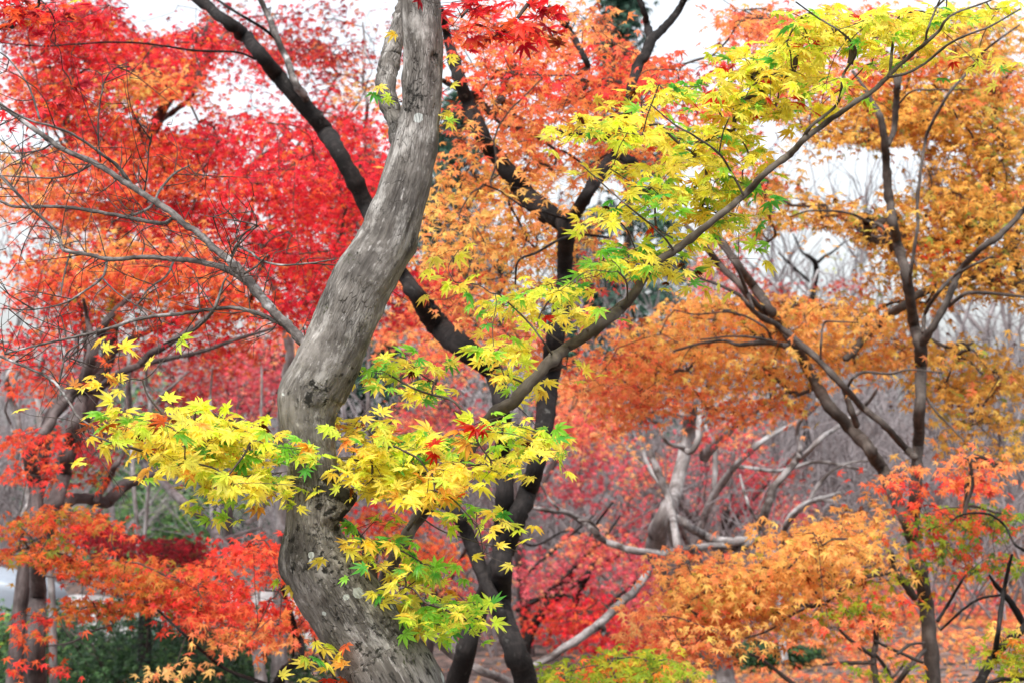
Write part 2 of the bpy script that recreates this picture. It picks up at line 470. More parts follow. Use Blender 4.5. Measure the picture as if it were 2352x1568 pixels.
# clearings in the crowns where the sky or the hillside shows: (x, y, rx, ry, share of leaves left out, beyond this distance)
HOLES = [(372, 28, 80, 44, .92, 7), (530, 190, 50, 65, .62, 9), (410, 268, 45, 28, .85, 9), (78, 315, 70, 24, .93, 9), (600, 235, 50, 30, .7, 9), (690, 40, 170, 70, .45, 8),
         (840, 120, 70, 100, .5, 8), (690, 200, 60, 60, .5, 9), (1500, 55, 70, 65, .85, 9), (1600, 85, 50, 45, .85, 9), (1700, 205, 45, 28, .7, 9), (1760, 300, 55, 32, .65, 9),
         (1950, 385, 85, 48, .9, 9), (2070, 390, 45, 55, .85, 9), (1800, 330, 60, 30, .7, 9), (1820, 470, 40, 30, .5, 9), (1850, 590, 130, 55, .86, 9), (2260, 745, 90, 50, .7, 9), (1330, 430, 60, 40, .4, 9),
         (1040, 240, 35, 60, .6, 8), (360, 1140, 110, 85, .9, 8), (60, 1350, 60, 50, .85, 8), (30, 560, 40, 40, .5, 9), (150, 560, 60, 30, .4, 9), (1560, 960, 60, 60, .5, 9),
         (1300, 330, 60, 40, .3, 9), (1030, 320, 30, 30, .6, 9), (1380, 60, 60, 90, .35, 9), (1990, 980, 120, 90, .7, 9), (2230, 1010, 50, 30, .3, 9), (250, 1480, 110, 60, .6, 9), (420, 1480, 60, 35, .7, 9)]

def keep_mask(P):
    q, d = project(P)
    keep = np.ones(len(P), bool)
    for x, y, rx, ry, s, dm in HOLES:
        e = ((q[:, 0] - x) / rx) ** 2 + ((q[:, 1] - y) / ry) ** 2
        prob = s * np.clip(1.6 - e, 0, 0.6) / 0.6
        keep &= ~((rng.random(len(P)) < prob) & (d > dm))
    return keep

def make_tree(name, label, cat, bark, stems, regions, d, leaf, group=None, twig='twig', main_idx=0):
    """stems: list of (part name, [(x,y,r)...], d at start, d at end, to_ground); regions: (x,y,rx,ry,coverage,palette[,depth offset])
    leaf: dict(size, detail, pad radius, spread in depth, face, twiglets)"""
    bk = BARK[bark]
    built, skel = [], []
    base = None
    for si, st in enumerate(stems):
        part, pts, d0, d1, grounded = st[:5]
        sides = st[5] if len(st) > 5 else None
        m = len(pts)
        ds = np.linspace(d0, d1, m)
        if m > 2:
            ds = ds + np.array([0] + [rng.normal(0, 0.012 * d0) for _ in range(m - 2)] + [0])
        W = [at(p[0], p[1], dd) for p, dd in zip(pts, ds)]
        R = [p[2] * px(dd) for p, dd in zip(pts, ds)]
        if grounded:
            w0 = W[0]; dirv = (W[0] - W[1]); dirv = dirv / (np.linalg.norm(dirv) + 1e-9)
            drop = w0[2] - float(ground_z(w0[0], w0[1]))
            if drop > 0.15:
                off = np.array((dirv[0], dirv[1] * 0.3, 0)) * drop * 0.5
                g = w0 + off; g[2] = float(ground_z(g[0], g[1])) - 0.06
                mid = w0 + off * 0.65; mid[2] = w0[2] - drop * 0.5
                W = [g, mid] + W; R = [R[0] * 1.45, R[0] * 1.1] + R
            if base is None:
                base = np.array((W[0][0], W[0][1], W[0][2] + 0.06))
        per = 6
        CP = catmull(np.hstack([np.array(W), np.array(R)[:, None]]), per)
        Pp, Rr = CP[:, :3], CP[:, 3]
        # a little wander so limbs are not smooth pipes
        amp = Rr * 0.30 * np.clip(.03 / np.maximum(Rr, .001), .15, 1)
        Rr = Rr * (1 + (np.where(rng.random(len(Rr)) < .16, rng.uniform(.08, .26, len(Rr)), 0) + rng.normal(0, .035, len(Rr))) * np.clip(.022 / np.maximum(Rr, .001), .12, 1))
        ph = rng.uniform(0, 99)
        for i in range(1, len(Pp) - 1):
            v = noise.noise_vector(Vector((i * 0.55 + ph, ph, si)))
            Pp[i] += np.array(v) * amp[i]
        rpx = np.max(R) / px(d0)
        sd = sides or int(np.clip(rpx / 2.4, 5, 20))
        built.append((part, Pp, Rr, sd, BARK[st[6]] if len(st) > 6 else bk))
        skel.append(Pp[::3])
    if base is None:
        b0 = built[0][1][0]
        base = np.array(b0)
    root = thing(name, label, cat, base, group)
    for part, Pp, Rr, sd, bkm in built:
        V, Q, B = tube(Pp, Rr, sd, True, 0.10 if sd >= 8 else 0.0, rng.uniform(0, 50))
        mesh_obj(part, V, Q, [bkm], None, B, None, None, root, base)
    SK = np.vstack(skel)
    # pads of leaves
    pads = []
    for ri, rg in enumerate(regions):
        x, y, rx, ry, cov, pal = rg[:6]
        off = rg[6] if len(rg) > 6 else 0.0
        sz = leaf['size'] / px(d)
        nl = int(max(1, cov * leaf.get('dens', 2.1) * math.pi * rx * ry / (0.62 * sz * sz)))
        prad = leaf['pad'] / px(d)
        rxe = max(.35 * rx, rx - .65 * prad); rye = max(.45 * ry, ry - .3 * prad)
        per_pad = leaf.get('per', 24)
        npad = max(1, int(round(nl / per_pad)))
        for _ in range(npad):
            a = rng.uniform(0, 2 * math.pi); r = math.sqrt(rng.random()) * (0.92 if rng.random() < .74 else leaf.get('stray', 1.45))
            c = at(x + rxe * r * math.cos(a), y + rye * r * math.sin(a), d + off + rng.normal(0, leaf['dd']))
            pads.append((c, ri, max(1, int(round(nl / npad))), pal))
    regs = {}
    if pads:
        PC = np.array([p[0] for p in pads])
        km = keep_mask(PC)
        pads = [p for p, k_ in zip(pads, km) if k_]
        PC = PC[km]
    if pads:
        n = len(pads)
        dist = np.full(n, 1e9); par = np.full(n, -1); parpt = np.zeros((n, 3))
        for i0 in range(n):
            dd_ = np.linalg.norm(SK - PC[i0], axis=1); j = int(dd_.argmin())
            dist[i0] = dd_[j]; parpt[i0] = SK[j]
        done = np.zeros(n, bool); order = []
        for _ in range(n):
            i = int(np.where(done, 1e9, dist).argmin())
            done[i] = True; order.append(i)
            dn = np.linalg.norm(PC - PC[i], axis=1) * 1.04
            upd = (~done) & (dn < dist)
            dist[upd] = dn[upd]; par[upd] = i; parpt[upd] = PC[i]
        cnt = np.ones(n)
        for i in reversed(order):
            if par[i] >= 0:
                cnt[par[i]] += cnt[i]
        accs = {}
        rt = leaf.get('twig', 0.0022)
        for i in order:
            c, ri, nl, pal = pads[i]
            acc = accs.setdefault(ri, Acc())
            a0 = parpt[i]; L = np.linalg.norm(c - a0)
            if L > 0.02:
                r1 = rt * cnt[i] ** 0.42; r0 = r1 * 1.25
                mid = (a0 + c) / 2 + rng.normal(0, 0.07, 3) * L + np.array((0, 0, 0.06 * L))
                q1 = a0 * .7 + mid * .3 + rng.normal(0, 0.03, 3) * L
                tp = catmull([a0, q1, mid, c], 3)
                V, Q, B = tube(tp, np.linspace(r0, r1, len(tp)), 4 if r0 < 0.006 else 5, False)
                acc.add(V, Q, B + i, None, 1)
            # flat leaf pad
            rad = leaf['pad'] * rng.uniform(0.75, 1.25)
            aa = rng.uniform(0, 2 * math.pi, nl); rr = np.sqrt(rng.random(nl)) * rad
            tx, ty = rng.normal(0, 0.18), rng.normal(0, 0.15) 
            ox = rr * np.cos(aa); oy = rr * np.sin(aa)
            oz = ox * tx + oy * ty - 0.25 * rr * rr / max(rad, .01) + rng.normal(0, leaf.get('thick', 0.13) * rad, nl)
            pos = c + np.stack([ox, oy, oz], -1)
            k2 = keep_mask(pos); pos = pos[k2]; nl = len(pos)
            if nl == 0:
                continue
            tw = leaf.get('twiglets', 0)
            if tw:
                for j in rng.permutation(nl)[:tw]:
                    e = pos[j]
                    mm = (c + e) / 2 + rng.normal(0, 0.1, 3) * np.linalg.norm(e - c)
                    V, Q, B = tube(np.array([c, mm, e]), np.array((rt * .8, rt * .65, rt * .45)), 3, False)
                    acc.add(V, Q, B, None, 1)
            cs, pr = PALN[pal]
            ch = rng.choice(len(cs), nl, p=pr); mainc = rng.choice(len(cs), p=pr)
            ch = np.where(rng.random(nl) < 0.34, mainc, ch)
            colr = cs[ch] * rng.uniform(*leaf.get('val', (0.74, 1.26)), (nl, 1))
            lum = colr.mean(1)
            size = leaf['size'] * rng.uniform(0.72, 1.25, nl)
            curl = rng.uniform(0.4, 2.2, nl)
            dead = lum < 0.08
            if pal not in ('ever', 'everblue', 'everlight', 'crimson', 'dkred'):
                curl = np.where(dead, rng.uniform(3, 6, nl), curl); size = np.where(dead, size * 0.55, size)
            tip = None
            if leaf['detail']:
                tipc = np.where((rng.random(nl) < 0.3)[:, None], np.array(srgb('#d88a28')), colr * np.array((1.05, 0.97, 0.8)))
                tip = (tipc, rng.uniform(0.1, 0.8, nl))
            add_leaves(acc, pos, size, np.clip(colr, 0, .95), leaf['detail'], 0, tip, leaf.get('face', 0.55), curl, leaf.get('droop', .45))
        lm = leaf.get('mat', LEAF)
        for ri, acc in accs.items():
            acc.build(leaf.get('part', 'foliage'), [lm, BARK[twig]], root, base, smooth=False)
    return root, base

# ================================================================== SETTING
def simple_noise_mat(name, stops, scale, rough=0.9, bump=0.0, voronoi=False, detail=6.0):
    m, n, o = new_mat(name)
    tc = N(n, 'ShaderNodeTexCoord')
    nz = N(n, 'ShaderNodeTexNoise', Scale=scale, Detail=detail, Roughness=0.65)
    n.links.new(tc.outputs['Object'], nz.inputs['Vector'])
    src = nz.outputs['Fac']
    if voronoi:
        v = N(n, 'ShaderNodeTexVoronoi', Scale=scale * 1.6)
        n.links.new(tc.outputs['Object'], v.inputs['Vector'])
        sp = N(n, 'ShaderNodeSeparateColor'); n.links.new(v.outputs['Color'], sp.inputs[0])
        a = N(n, 'ShaderNodeMath', operation='MULTIPLY_ADD'); a.inputs[1].default_value = 0.5
        b = N(n, 'ShaderNodeMath', operation='MULTIPLY'); b.inputs[1].default_value = 0.5
        n.links.new(sp.outputs[0], b.inputs[0]); n.links.new(src, a.inputs[0]); n.links.new(b.outputs[0], a.inputs[2])
        src = a.outputs[0]
    r = ramp(n, stops); n.links.new(src, r.inputs[0])
    p = N(n, 'ShaderNodeBsdfPrincipled', Roughness=rough); p.inputs['Specular IOR Level'].default_value = 0.2
    n.links.new(r.outputs[0], p.inputs['Base Color'])
    if bump:
        bp = N(n, 'ShaderNodeBump', Strength=bump, Distance=0.05)
        n.links.new(src, bp.inputs['Height']); n.links.new(bp.outputs[0], p.inputs['Normal'])
    n.links.new(p.outputs[0], o.inputs[0])
    return m

GROUND = simple_noise_mat('leaf_litter_ground', [(0.25, (0.03, 0.026, 0.022)), (0.42, (0.075, 0.06, 0.055)), (0.55, (0.16, 0.095, 0.075)), (0.66, (0.13, 0.12, 0.12)), (0.8, (0.26, 0.12, 0.07))], 7.0, bump=0.6, voronoi=True)

xs = np.concatenate([np.linspace(-220, -30, 20), np.linspace(-28, 28, 113), np.linspace(30, 220, 20)])
ys = np.concatenate([np.linspace(-30, 8, 12), np.linspace(9, 60, 120), np.linspace(62, 300, 60)])
GX, GY = np.meshgrid(xs, ys)
GZ = ground_z(GX, GY)
nx, ny = len(xs), len(ys)
gi = (np.arange(ny - 1)[:, None] * nx + np.arange(nx - 1)[None])
GQ = np.stack([gi, gi + 1, gi + nx + 1, gi + nx], -1).reshape(-1, 4)
g = mesh_obj('ground', np.stack([GX, GY, GZ], -1).reshape(-1, 3), GQ, [GROUND])
g['kind'] = 'structure'

# fallen leaves lying on the slope
acc = Acc()
nf = 130000
fy = 14 + 34 * rng.random(nf) ** 0.8
fx = rng.uniform(-0.30, 0.30, nf) * fy + 0.5
clump = np.array([noise.fractal(Vector((a_ * .9, b_ * .9, 0)), .8, 2, 3) for a_, b_ in zip(fx, fy)])
keepf = rng.random(nf) < np.clip(.75 + 1.3 * clump, .12, 1) * np.clip(0.9 * (fx / fy - 0.03) / 0.07, 0.05, 1)
fx, fy = fx[keepf], fy[keepf]
fp = np.stack([fx, fy, ground_z(fx, fy) + 0.03 + 0.03 * rng.random(len(fx))], -1)
cs, pr = PALN['peachor']
fc = cs[rng.choice(len(cs), len(fp), p=pr)] * rng.uniform(0.55, 1.15, (len(fp), 1))
add_leaves(acc, fp, rng.uniform(0.035, 0.06, len(fp)), fc, False, 0, face=0.35, droop=0.1)
fl = acc.build('fallen_leaves', [LEAF], smooth=False)
fl['kind'] = 'stuff'
fl['label'] = 'orange and pink fallen maple leaves covering the slope'
fl['category'] = 'fallen leaves'

# ------------------------------------------------------------------ bare woodland on the far hill: one mass
def bare_template(h, seed, levels=4, spread=0.6):
    r_ = random.Random(seed)
    segs = []
    def grow(p, d, L, r, lev):
        q = p
        k = 3
        for i in range(k):
            d2 = (d + Vector((r_.gauss(0, .10), r_.gauss(0, .10), r_.gauss(0.03, .06)))).normalized()
            e = q + d2 * (L / k)
            segs.append((np.array(q), np.array(e), r * (1 - 0.28 * i / k), r * (1 - 0.28 * (i + 1) / k)))
            q, d = e, d2
            if lev > 0 and i >= 1:
                for _ in range(r_.choice((1, 2))):
                    s = Vector((r_.gauss(0, spread), r_.gauss(0, spread), r_.uniform(0.0, .5)))
                    grow(q, (d + s).normalized(), L * r_.uniform(.5, .74), r * .56, lev - 1)
    grow(Vector((0, 0, 0)), Vector((r_.gauss(0, .06), r_.gauss(0, .06), 1)).normalized(), h * .40, h * 0.0085, levels)
    return segs

def seg_mesh(segs, sides=3, rmin=0.0):
    A = np.array([s[0] for s in segs]); B = np.array([s[1] for s in segs])
    ra = np.maximum(np.array([s[2] for s in segs]), rmin); rb = np.maximum(np.array([s[3] for s in segs]), rmin)
    D = B - A; D /= np.linalg.norm(D, axis=1, keepdims=True) + 1e-9
    ref = np.where(np.abs(D[:, 2:3]) < .9, np.array([[0, 0, 1.0]]), np.array([[1.0, 0, 0]]))
    U = np.cross(D, ref); U /= np.linalg.norm(U, axis=1, keepdims=True); W = np.cross(D, U)
    th = np.arange(sides) / sides * 2 * math.pi
    ring = U[:, None] * np.cos(th)[None, :, None] + W[:, None] * np.sin(th)[None, :, None]
    V = np.concatenate([A[:, None] + ring * ra[:, None, None], B[:, None] + ring * rb[:, None, None]], 1)
    i = np.arange(len(segs))[:, None] * 2 * sides; j = np.arange(sides)[None]; j2 = (j + 1) % sides
    Q = np.stack([i + j, i + j2, i + sides + j2, i + sides + j], -1).reshape(-1, 4)
    return V.reshape(-1, 3), Q

HILLWOOD = simple_noise_mat('far_bare_wood', [(0.3, (0.16, 0.145, 0.15)), (0.7, (0.36, 0.33, 0.345))], 0.4)
tem = [seg_mesh(bare_template(7.0, 100 + i, 4), 3, 0.011) for i in range(7)]
acc = Acc()
for i in range(520):
    y = rng.uniform(52, 125); x = rng.uniform(-0.26, 0.26) * y
    V, Q = tem[i % 7]
    s = rng.uniform(0.45, 0.85); a = rng.uniform(0, 6.28)
    Rm = np.array([[math.cos(a), -math.sin(a), 0], [math.sin(a), math.cos(a), 0], [0, 0, 1]]) * s
    acc.add(V @ Rm.T + np.array((x, y, float(ground_z(x, y)) - 0.1)), Q)
hw = acc.build('far_woods', [HILLWOOD])
hw['kind'] = 'stuff'; hw['label'] = 'bare grey woodland covering the far hillside'; hw['category'] = 'woods'

# ================================================================== MAIN GREY TRUNK
MT = [(985, 1900, 118), (960, 1740, 114), (930, 1640, 110), (905, 1568, 107), (866, 1500, 101), (830, 1450, 96), (797, 1400, 92), (765, 1350, 91), (737, 1300, 88), (722, 1250, 76), (716, 1200, 62),
      (718, 1150, 60), (717, 1100, 58), (712, 1050, 58), (708, 1000, 61), (706, 950, 65), (714, 900, 70), (743, 850, 73), (775, 780, 71), (803, 710, 72), (832, 645, 70), (862, 595, 67), (889, 550, 64), (915, 480, 62), (937, 405, 58), (956, 320, 51),
      (965, 250, 48), (969, 180, 46), (972, 100, 45), (967, 20, 46), (962, -60, 46), (968, -180, 42), (985, -330, 36), (1000, -480, 26)]
D0 = 6.0
Wm = [at(x, y, D0 + (0.10 if y > 1600 else 0) ) for x, y, r in MT]
Rm_ = [r * px(D0) for _, _, r in MT]
gx, gy = Wm[0][0] + 0.10, Wm[0][1] + 0.05
Wm = [np.array((gx, gy, float(ground_z(gx, gy)) - 0.1)), (np.array((gx, gy, 0)) * .6 + Wm[0] * .4) * np.array((1, 1, 0)) + np.array((0, 0, Wm[0][2] * .45))] + Wm
Rm_ = [0.21, 0.145] + Rm_
CP = catmull(np.hstack([np.array(Wm), np.array(Rm_)[:, None]]), 16)
SIDES = 96
V, Q, B = tube(CP[:, :3], CP[:, 3], SIDES, True)
V = V.copy()
cen = np.repeat(np.vstack([CP[:1, :3], CP[:, :3], CP[-1:, :3]]), SIDES, 0)
nrmv = V - cen; nrmv /= np.linalg.norm(nrmv, axis=1, keepdims=True) + 1e-9
dsp = np.zeros(len(V))
for i, b in enumerate(B):
    q = Vector(b)
    dsp[i] = 0.0058 * noise.fractal(q * 9, 0.9, 2.0, 4) + 0.0030 * noise.fractal(Vector((q.x * 38, q.y * 38, q.z * 7)), 0.8, 2.0, 3)
pxm = px(D0)
V_0 = V.copy(); PV_, DV_ = project(V_0)
def on_trunk(x, y):
    """the point of the trunk's near side behind a frame position"""
    e = np.hypot(PV_[:, 0] - x, PV_[:, 1] - y) + np.where(DV_ > D0 + .01, 60, 0)
    return V_0[int(e.argmin())]
def bump_at(x, y, r, amt, dz=-0.055):
    c = on_trunk(x, y)
    d_ = np.linalg.norm(V - c, axis=1) / (r * pxm)
    return amt * pxm * np.exp(-d_ ** 2 * 1.6)
for x, y, r, a_, dz in ((772, 1150, 46, 44, -.01), (785, 1125, 26, 14, -.03), (760, 1185, 26, 12, 0), (648, 1290, 45, 8, -.01), (650, 905, 50, 6, 0.), (945, 228, 26, 7, -.06), (730, 905, 30, 6, -.08), (955, 575, 34, 8, -.01), (860, 480, 30, 6, -.02), (640, 1320, 30, 5, 0),
                     (930, 1440, 60, 7, -.03), (770, 1235, 40, -7, -.03), (660, 1180, 50, -6, -.02), (790, 930, 40, 6, 0)):
    dsp += bump_at(x, y, r, a_, dz)
bump_at_w = bump_at(770, 1150, 60, 1.0) / pxm
for i in np.where(bump_at_w > .12)[0]:
    q = Vector(V_0[i]); dsp[i] += .010 * noise.fractal(q * 30, .8, 2.1, 5) * min(1, bump_at_w[i] * 1.6)
# ring dents round the knots
for x, y, r in ((945, 228, 16), (730, 905, 18), (995, 130, 10)):
    dsp -= bump_at(x, y, r, 7, -.075)
V += nrmv * dsp[:, None]
mask = np.zeros((len(V), 3)); mask[:, 0] = 0.25
low = np.clip((PV_[:, 1] - 1080) / 160, 0, 1)
mask[:, 0] += .075 * low
def spot(ch, x, y, r, val, dz=-0.06, p=1.0):
    c = on_trunk(x, y)
    d_ = np.linalg.norm(V - c, axis=1) / (r * pxm)
    mask[:, ch] = np.maximum(mask[:, ch], val * np.clip(1.25 - d_ ** 2 * .5, 0, 1) ** p if ch < 2 else val * np.clip(1.12 - d_ ** 2 * 0.5, 0, 1))
for x, y, r, v_ in ((775, 1150, 60, .64), (750, 1130, 46, .57), (770, 1185, 40, .56), (740, 1115, 30, .52), (945, 228, 38, .52), (1000, 130, 26, .5), (985, 240, 36, .42), (1000, 190, 30, .38), (730, 905, 44, .475), (690, 890, 36, .42), (800, 870, 40, .46), (770, 840, 40, .43), (960, 560, 40, .44), (835, 600, 50, .40), (820, 650, 40, .38), (880, 490, 30, .42),
                   (790, 1150, 62, .64), (760, 1120, 46, .58), (740, 1230, 90, .42), (700, 1260, 70, .47), (790, 1300, 80, .47), (820, 1340, 70, .45), (900, 1420, 60, .46), (880, 1560, 90, .47), (780, 1420, 60, .43), (760, 1480, 60, .40), (740, 1340, 80, .41), (850, 1400, 70, .40), (900, 1480, 90, .45), (850, 1540, 110, .43), (960, 1530, 70, .45), (700, 700, 40, .36), (760, 690, 40, .36), (830, 740, 40, .40), (655, 1340, 34, .5)):
    spot(0, x, y, r, v_)
for x, y, r, v_ in ((652, 1230, 28, .52), (648, 1330, 26, .55), (925, 1395, 30, .52), (950, 1430, 36, .56), (985, 1480, 34, .56), (1010, 1520, 30, .5), (930, 1490, 44, .46), (770, 1150, 40, .42), (800, 590, 24, .45), (742, 700, 26, .46), (700, 790, 22, .4), (850, 1510, 50, .40), (760, 900, 30, .42)):
    spot(1, x, y, r, v_, -0.03)
for x, y, r in ((823, 1362, 15), (795, 1369, 8), (897, 1392, 9), (716, 1275, 8), (710, 1288, 6), (654, 908, 9), (960, 270, 12), (792, 1237, 6), (1022, 1500, 12), (1015, 1555, 16), (868, 1345, 7), (745, 1410, 7)):
    spot(2, x, y, r, 1.0, -0.07)
mbase = np.array((gx, gy, float(ground_z(gx, gy))))
main = thing('maple_tree', 'thick grey trunk bending in an S through the middle of the grove', 'tree', mbase)
mesh_obj('trunk', V, Q, [BARK['grey']], None, B, None, mask, main, mbase)

# second grey stem rising behind the trunk
def limb(name, parent, base, bark, pts, d0, d1, sides=12, lump=.1, mask0=None, ds=None):
    ds = np.linspace(d0, d1, len(pts)) if ds is None else ds
    Wp = np.array([at(p[0], p[1], q) for p, q in zip(pts, ds)]); Rp = np.array([p[2] * px(q) for p, q in zip(pts, ds)])
    cp = catmull(np.hstack([Wp, Rp[:, None]]), 7)
    cp[:, 3] *= 1 + np.where(rng.random(len(cp)) < .16, rng.uniform(.08, .28, len(cp)), 0) * np.clip(.014 / cp[:, 3], .08, 1)
    cp[1:-1, :3] += rng.normal(0, .10, (len(cp) - 2, 3)) * np.minimum(cp[1:-1, 3:4], .012)
    V, Q, B = tube(cp[:, :3], cp[:, 3], sides, True, lump, rng.uniform(0, 9))
    mk = None
    if mask0 is not None:
        mk = np.zeros((len(V), 3)); mk[:, 0] = mask0
    mesh_obj(name, V, Q, [BARK[bark]], None, B, None, mk, parent, base)
    return cp[::3, :3]
limb('trunk_fork', main, mbase, 'grey', [(935, 360, 26), (918, 320, 24)] + [(x_, y_, r_ * .92) for x_, y_, r_ in C(2, [(395, 830, 66), (345, 690, 70), (325, 560, 68), (345, 440, 76), (372, 320, 70), (420, 150, 60), (450, 20, 50), (470, -140, 46), (500, -400, 36)])], 6.02, 6.3, 20, .12, 0.28)

sk = []
sk.append(limb('branch', main, mbase, 'limb', C(4, [(2120, 860, 38), (2040, 790, 33), (1960, 700, 32), (1850, 590, 31), (1750, 480, 31), (1660, 360, 31), (1550, 250, 28), (1430, 150, 23), (1350, 70, 21), (1230, -10, 20)]) +
     C(1, [(1180, 1450, 22), (1050, 1360, 21), (900, 1265, 21), (780, 1185, 19), (640, 1100, 19), (420, 1000, 17), (300, 920, 17), (150, 810, 16), (0, 705, 13), (-160, 590, 10)]), 6.05, 7.1, 14))
sk.append(limb('branch', main, mbase, 'limb', C(4, [(1640, 370, 22), (1560, 320, 20), (1480, 280, 20), (1300, 240, 18), (1150, 230, 18), (980, 215, 16), (800, 230, 15), (700, 225, 14), (600, 200, 13), (430, 170, 12), (400, 90, 10), (340, 0, 9)]) + C(1, [(210, 1400, 8), (60, 1230, 6), (0, 1170, 4)]), 6.5, 6.9, 10))
sk.append(limb('branch', main, mbase, 'limb', C(1, [(1170, 1450, 12), (1140, 1485, 12), (1080, 1502, 13), (950, 1480, 13), (800, 1450, 13), (600, 1415, 12), (400, 1390, 11), (200, 1390, 10), (60, 1380, 9), (-60, 1310, 7)]), 6.7, 7.3, 10))
sk.append(limb('branch', main, mbase, 'limb', C(1, [(880, 1240, 14), (800, 1130, 12), (690, 1040, 10), (500, 910, 9), (350, 850, 8), (200, 810, 7), (90, 755, 6), (-20, 690, 5)]), 6.85, 6.7, 8))
sk.append(limb('branch', main, mbase, 'limb', C(4, [(1970, 710, 15), (1850, 645, 15), (1700, 585, 14), (1560, 557, 13), (1400, 570, 12), (1200, 600, 12), (1060, 610, 12), (900, 640, 11), (750, 690, 11), (600, 730, 10), (420, 770, 8), (200, 820, 7), (30, 865, 5)]), 6.2, 6.6, 10))
# finer side branches of the same limb
for pts, a, b in ((C(4, [(720, 235, 10), (690, 350, 9), (560, 450, 7), (420, 530, 6), (200, 570, 4), (0, 560, 3)]), 6.8, 6.6),
                  (C(4, [(690, 360, 6), (780, 450, 5), (900, 530, 5), (1050, 600, 3)]), 6.75, 6.5),
                  (C(4, [(1165, 245, 9), (1120, 340, 7), (1000, 430, 6), (920, 540, 4), (860, 600, 3)]), 6.7, 6.5),
                  (C(4, [(1440, 565, 12), (1480, 460, 10), (1510, 370, 6), (1540, 340, 4)]), 6.3, 6.3),
                  (C(4, [(1430, 580, 12), (1380, 640, 11), (1280, 720, 9), (1100, 800, 7)]), 6.35, 6.7),
                  (C(4, [(470, 190, 7), (440, 300, 6), (415, 420, 5), (410, 490, 3)]), 6.9, 6.8),
                  (C(4, [(1550, 240, 12), (1580, 150, 9), (1650, 50, 6), (1720, 0, 5)]) + C(1, [(1380, 1450, 3)]), 6.4, 6.2),
                  (C(4, [(1600, 140, 9), (1690, 190, 9), (1760, 240, 8), (1900, 270, 7), (2100, 255, 6), (2250, 230, 4)]), 6.35, 6.1),
                  (C(4, [(1640, 330, 7), (1720, 280, 7), (1800, 200, 4)]), 6.3, 6.2),
                  (C(4, [(0, 880, 8), (120, 930, 9), (300, 1010, 9), (390, 1080, 10), (460, 1180, 9), (520, 1280, 9), (620, 1350, 7), (720, 1400, 5)]), 6.6, 6.3),
                  (C(4, [(395, 1070, 8), (420, 950, 7), (450, 860, 6), (540, 790, 5), (600, 740, 4)]), 6.6, 6.6),
                  (C(1, [(675, 1080, 6), (660, 900, 6), (665, 750, 5), (700, 560, 5), (760, 470, 4), (860, 420, 3)]), 6.9, 6.8),
                  (C(1, [(265, 800, 8), (220, 650, 7), (170, 540, 6), (60, 400, 5), (-20, 340, 4)]), 6.8, 6.9),
                  (C(1, [(610, 1110, 8), (520, 1160, 7), (380, 1195, 6), (150, 1190, 5), (0, 1180, 4)]), 6.9, 7.0),
                  (C(1, [(970, 1290, 6), (990, 1150, 5), (1000, 1000, 5), (1020, 900, 3)]), 6.7, 6.6),
                  (C(1, [(840, 1460, 10), (1000, 1400, 10), (1080, 1270, 9), (1170, 1170, 8), (1280, 1110, 4)]), 7.0, 7.2),
                  (C(1, [(340, 970, 7), (270, 1010, 6), (130, 1030, 5), (0, 1025, 4)]), 6.9, 7.0),
                  (C(1, [(360, 1540, 8), (210, 1400, 8), (100, 1290, 7), (0, 1180, 6)]), 6.9, 7.0)):
    sk.append(limb('side_branch', main, mbase, 'limb', pts, a, b, 7, 0.06))
# bare twiglets along those branches
acc = Acc(); SKM = np.vstack(sk)
for i in range(170):
    ki = rng.integers(1, len(SKM) - 1)
    p = SKM[ki]
    tg = SKM[ki + 1] - p
    if np.linalg.norm(tg) > .5:
        continue
    tg /= np.linalg.norm(tg) + 1e-9
    L = rng.uniform(0.05, 0.24); a = rng.uniform(.4, 1.1) * rng.choice((-1, 1))
    dv = np.array((tg[0] * math.cos(a) - tg[2] * math.sin(a), tg[1] + rng.normal(0, .25), tg[0] * math.sin(a) + tg[2] * math.cos(a))); dv /= np.linalg.norm(dv)
    q = p + dv * L * .5 + rng.normal(0, .02, 3); e = p + dv * L + rng.normal(0, .045, 3)
    tp = catmull([p, q, e], 3)
    V, Q, B = tube(tp, np.linspace(.0018, .0007, len(tp)), 4, False); acc.add(V, Q, B)
    for _ in range(2):
        s0 = tp[rng.integers(1, len(tp))]
        dv2 = dv + rng.normal(0, .7, 3); e2 = s0 + dv2 / np.linalg.norm(dv2) * L * rng.uniform(.3, .6)
        V, Q, B = tube(np.array([s0, (s0 + e2) / 2 + rng.normal(0, .012, 3), e2]), np.array((.0015, .0011, .0007)), 3, False); acc.add(V, Q, B)
tw = acc.build('twigs', [BARK['twig']], main, mbase)
# the few leaves growing straight out of the grey trunk
acc = Acc()
for x, y, n_, pal in ((885, 205, 4, 'yellowgr'), (1035, 125, 2, 'yellow'), (1040, 275, 5, 'yellow'), (1022, 200, 1, 'yellowgr'), (905, 75, 1, 'yellowor'), (655, 1350, 2, 'yellowgr')):
    pos = np.array([at(x + rng.normal(0, 14), y + rng.normal(0, 8), D0 - 0.02 + rng.normal(0, .03)) for _ in range(n_)])
    cs, pr = PALN[pal]
    cc = cs[rng.choice(5, n_)]
    add_leaves(acc, pos, rng.uniform(.022, .036, n_), cc, True, 0)
    a0 = at(x + (45 if x < 900 else -40 if x > 1000 else 15), y + 30, D0)
    for q in pos:
        V, Q, B = tube(np.array([a0, (a0 + q) / 2 + np.array((0, 0, -.004)), q]), np.array((.0012, .001, .0007)), 3, False); acc.add(V, Q, B, None, 1)
acc.build('foliage', [LEAFN, BARK['twig']], main, mbase, smooth=False)

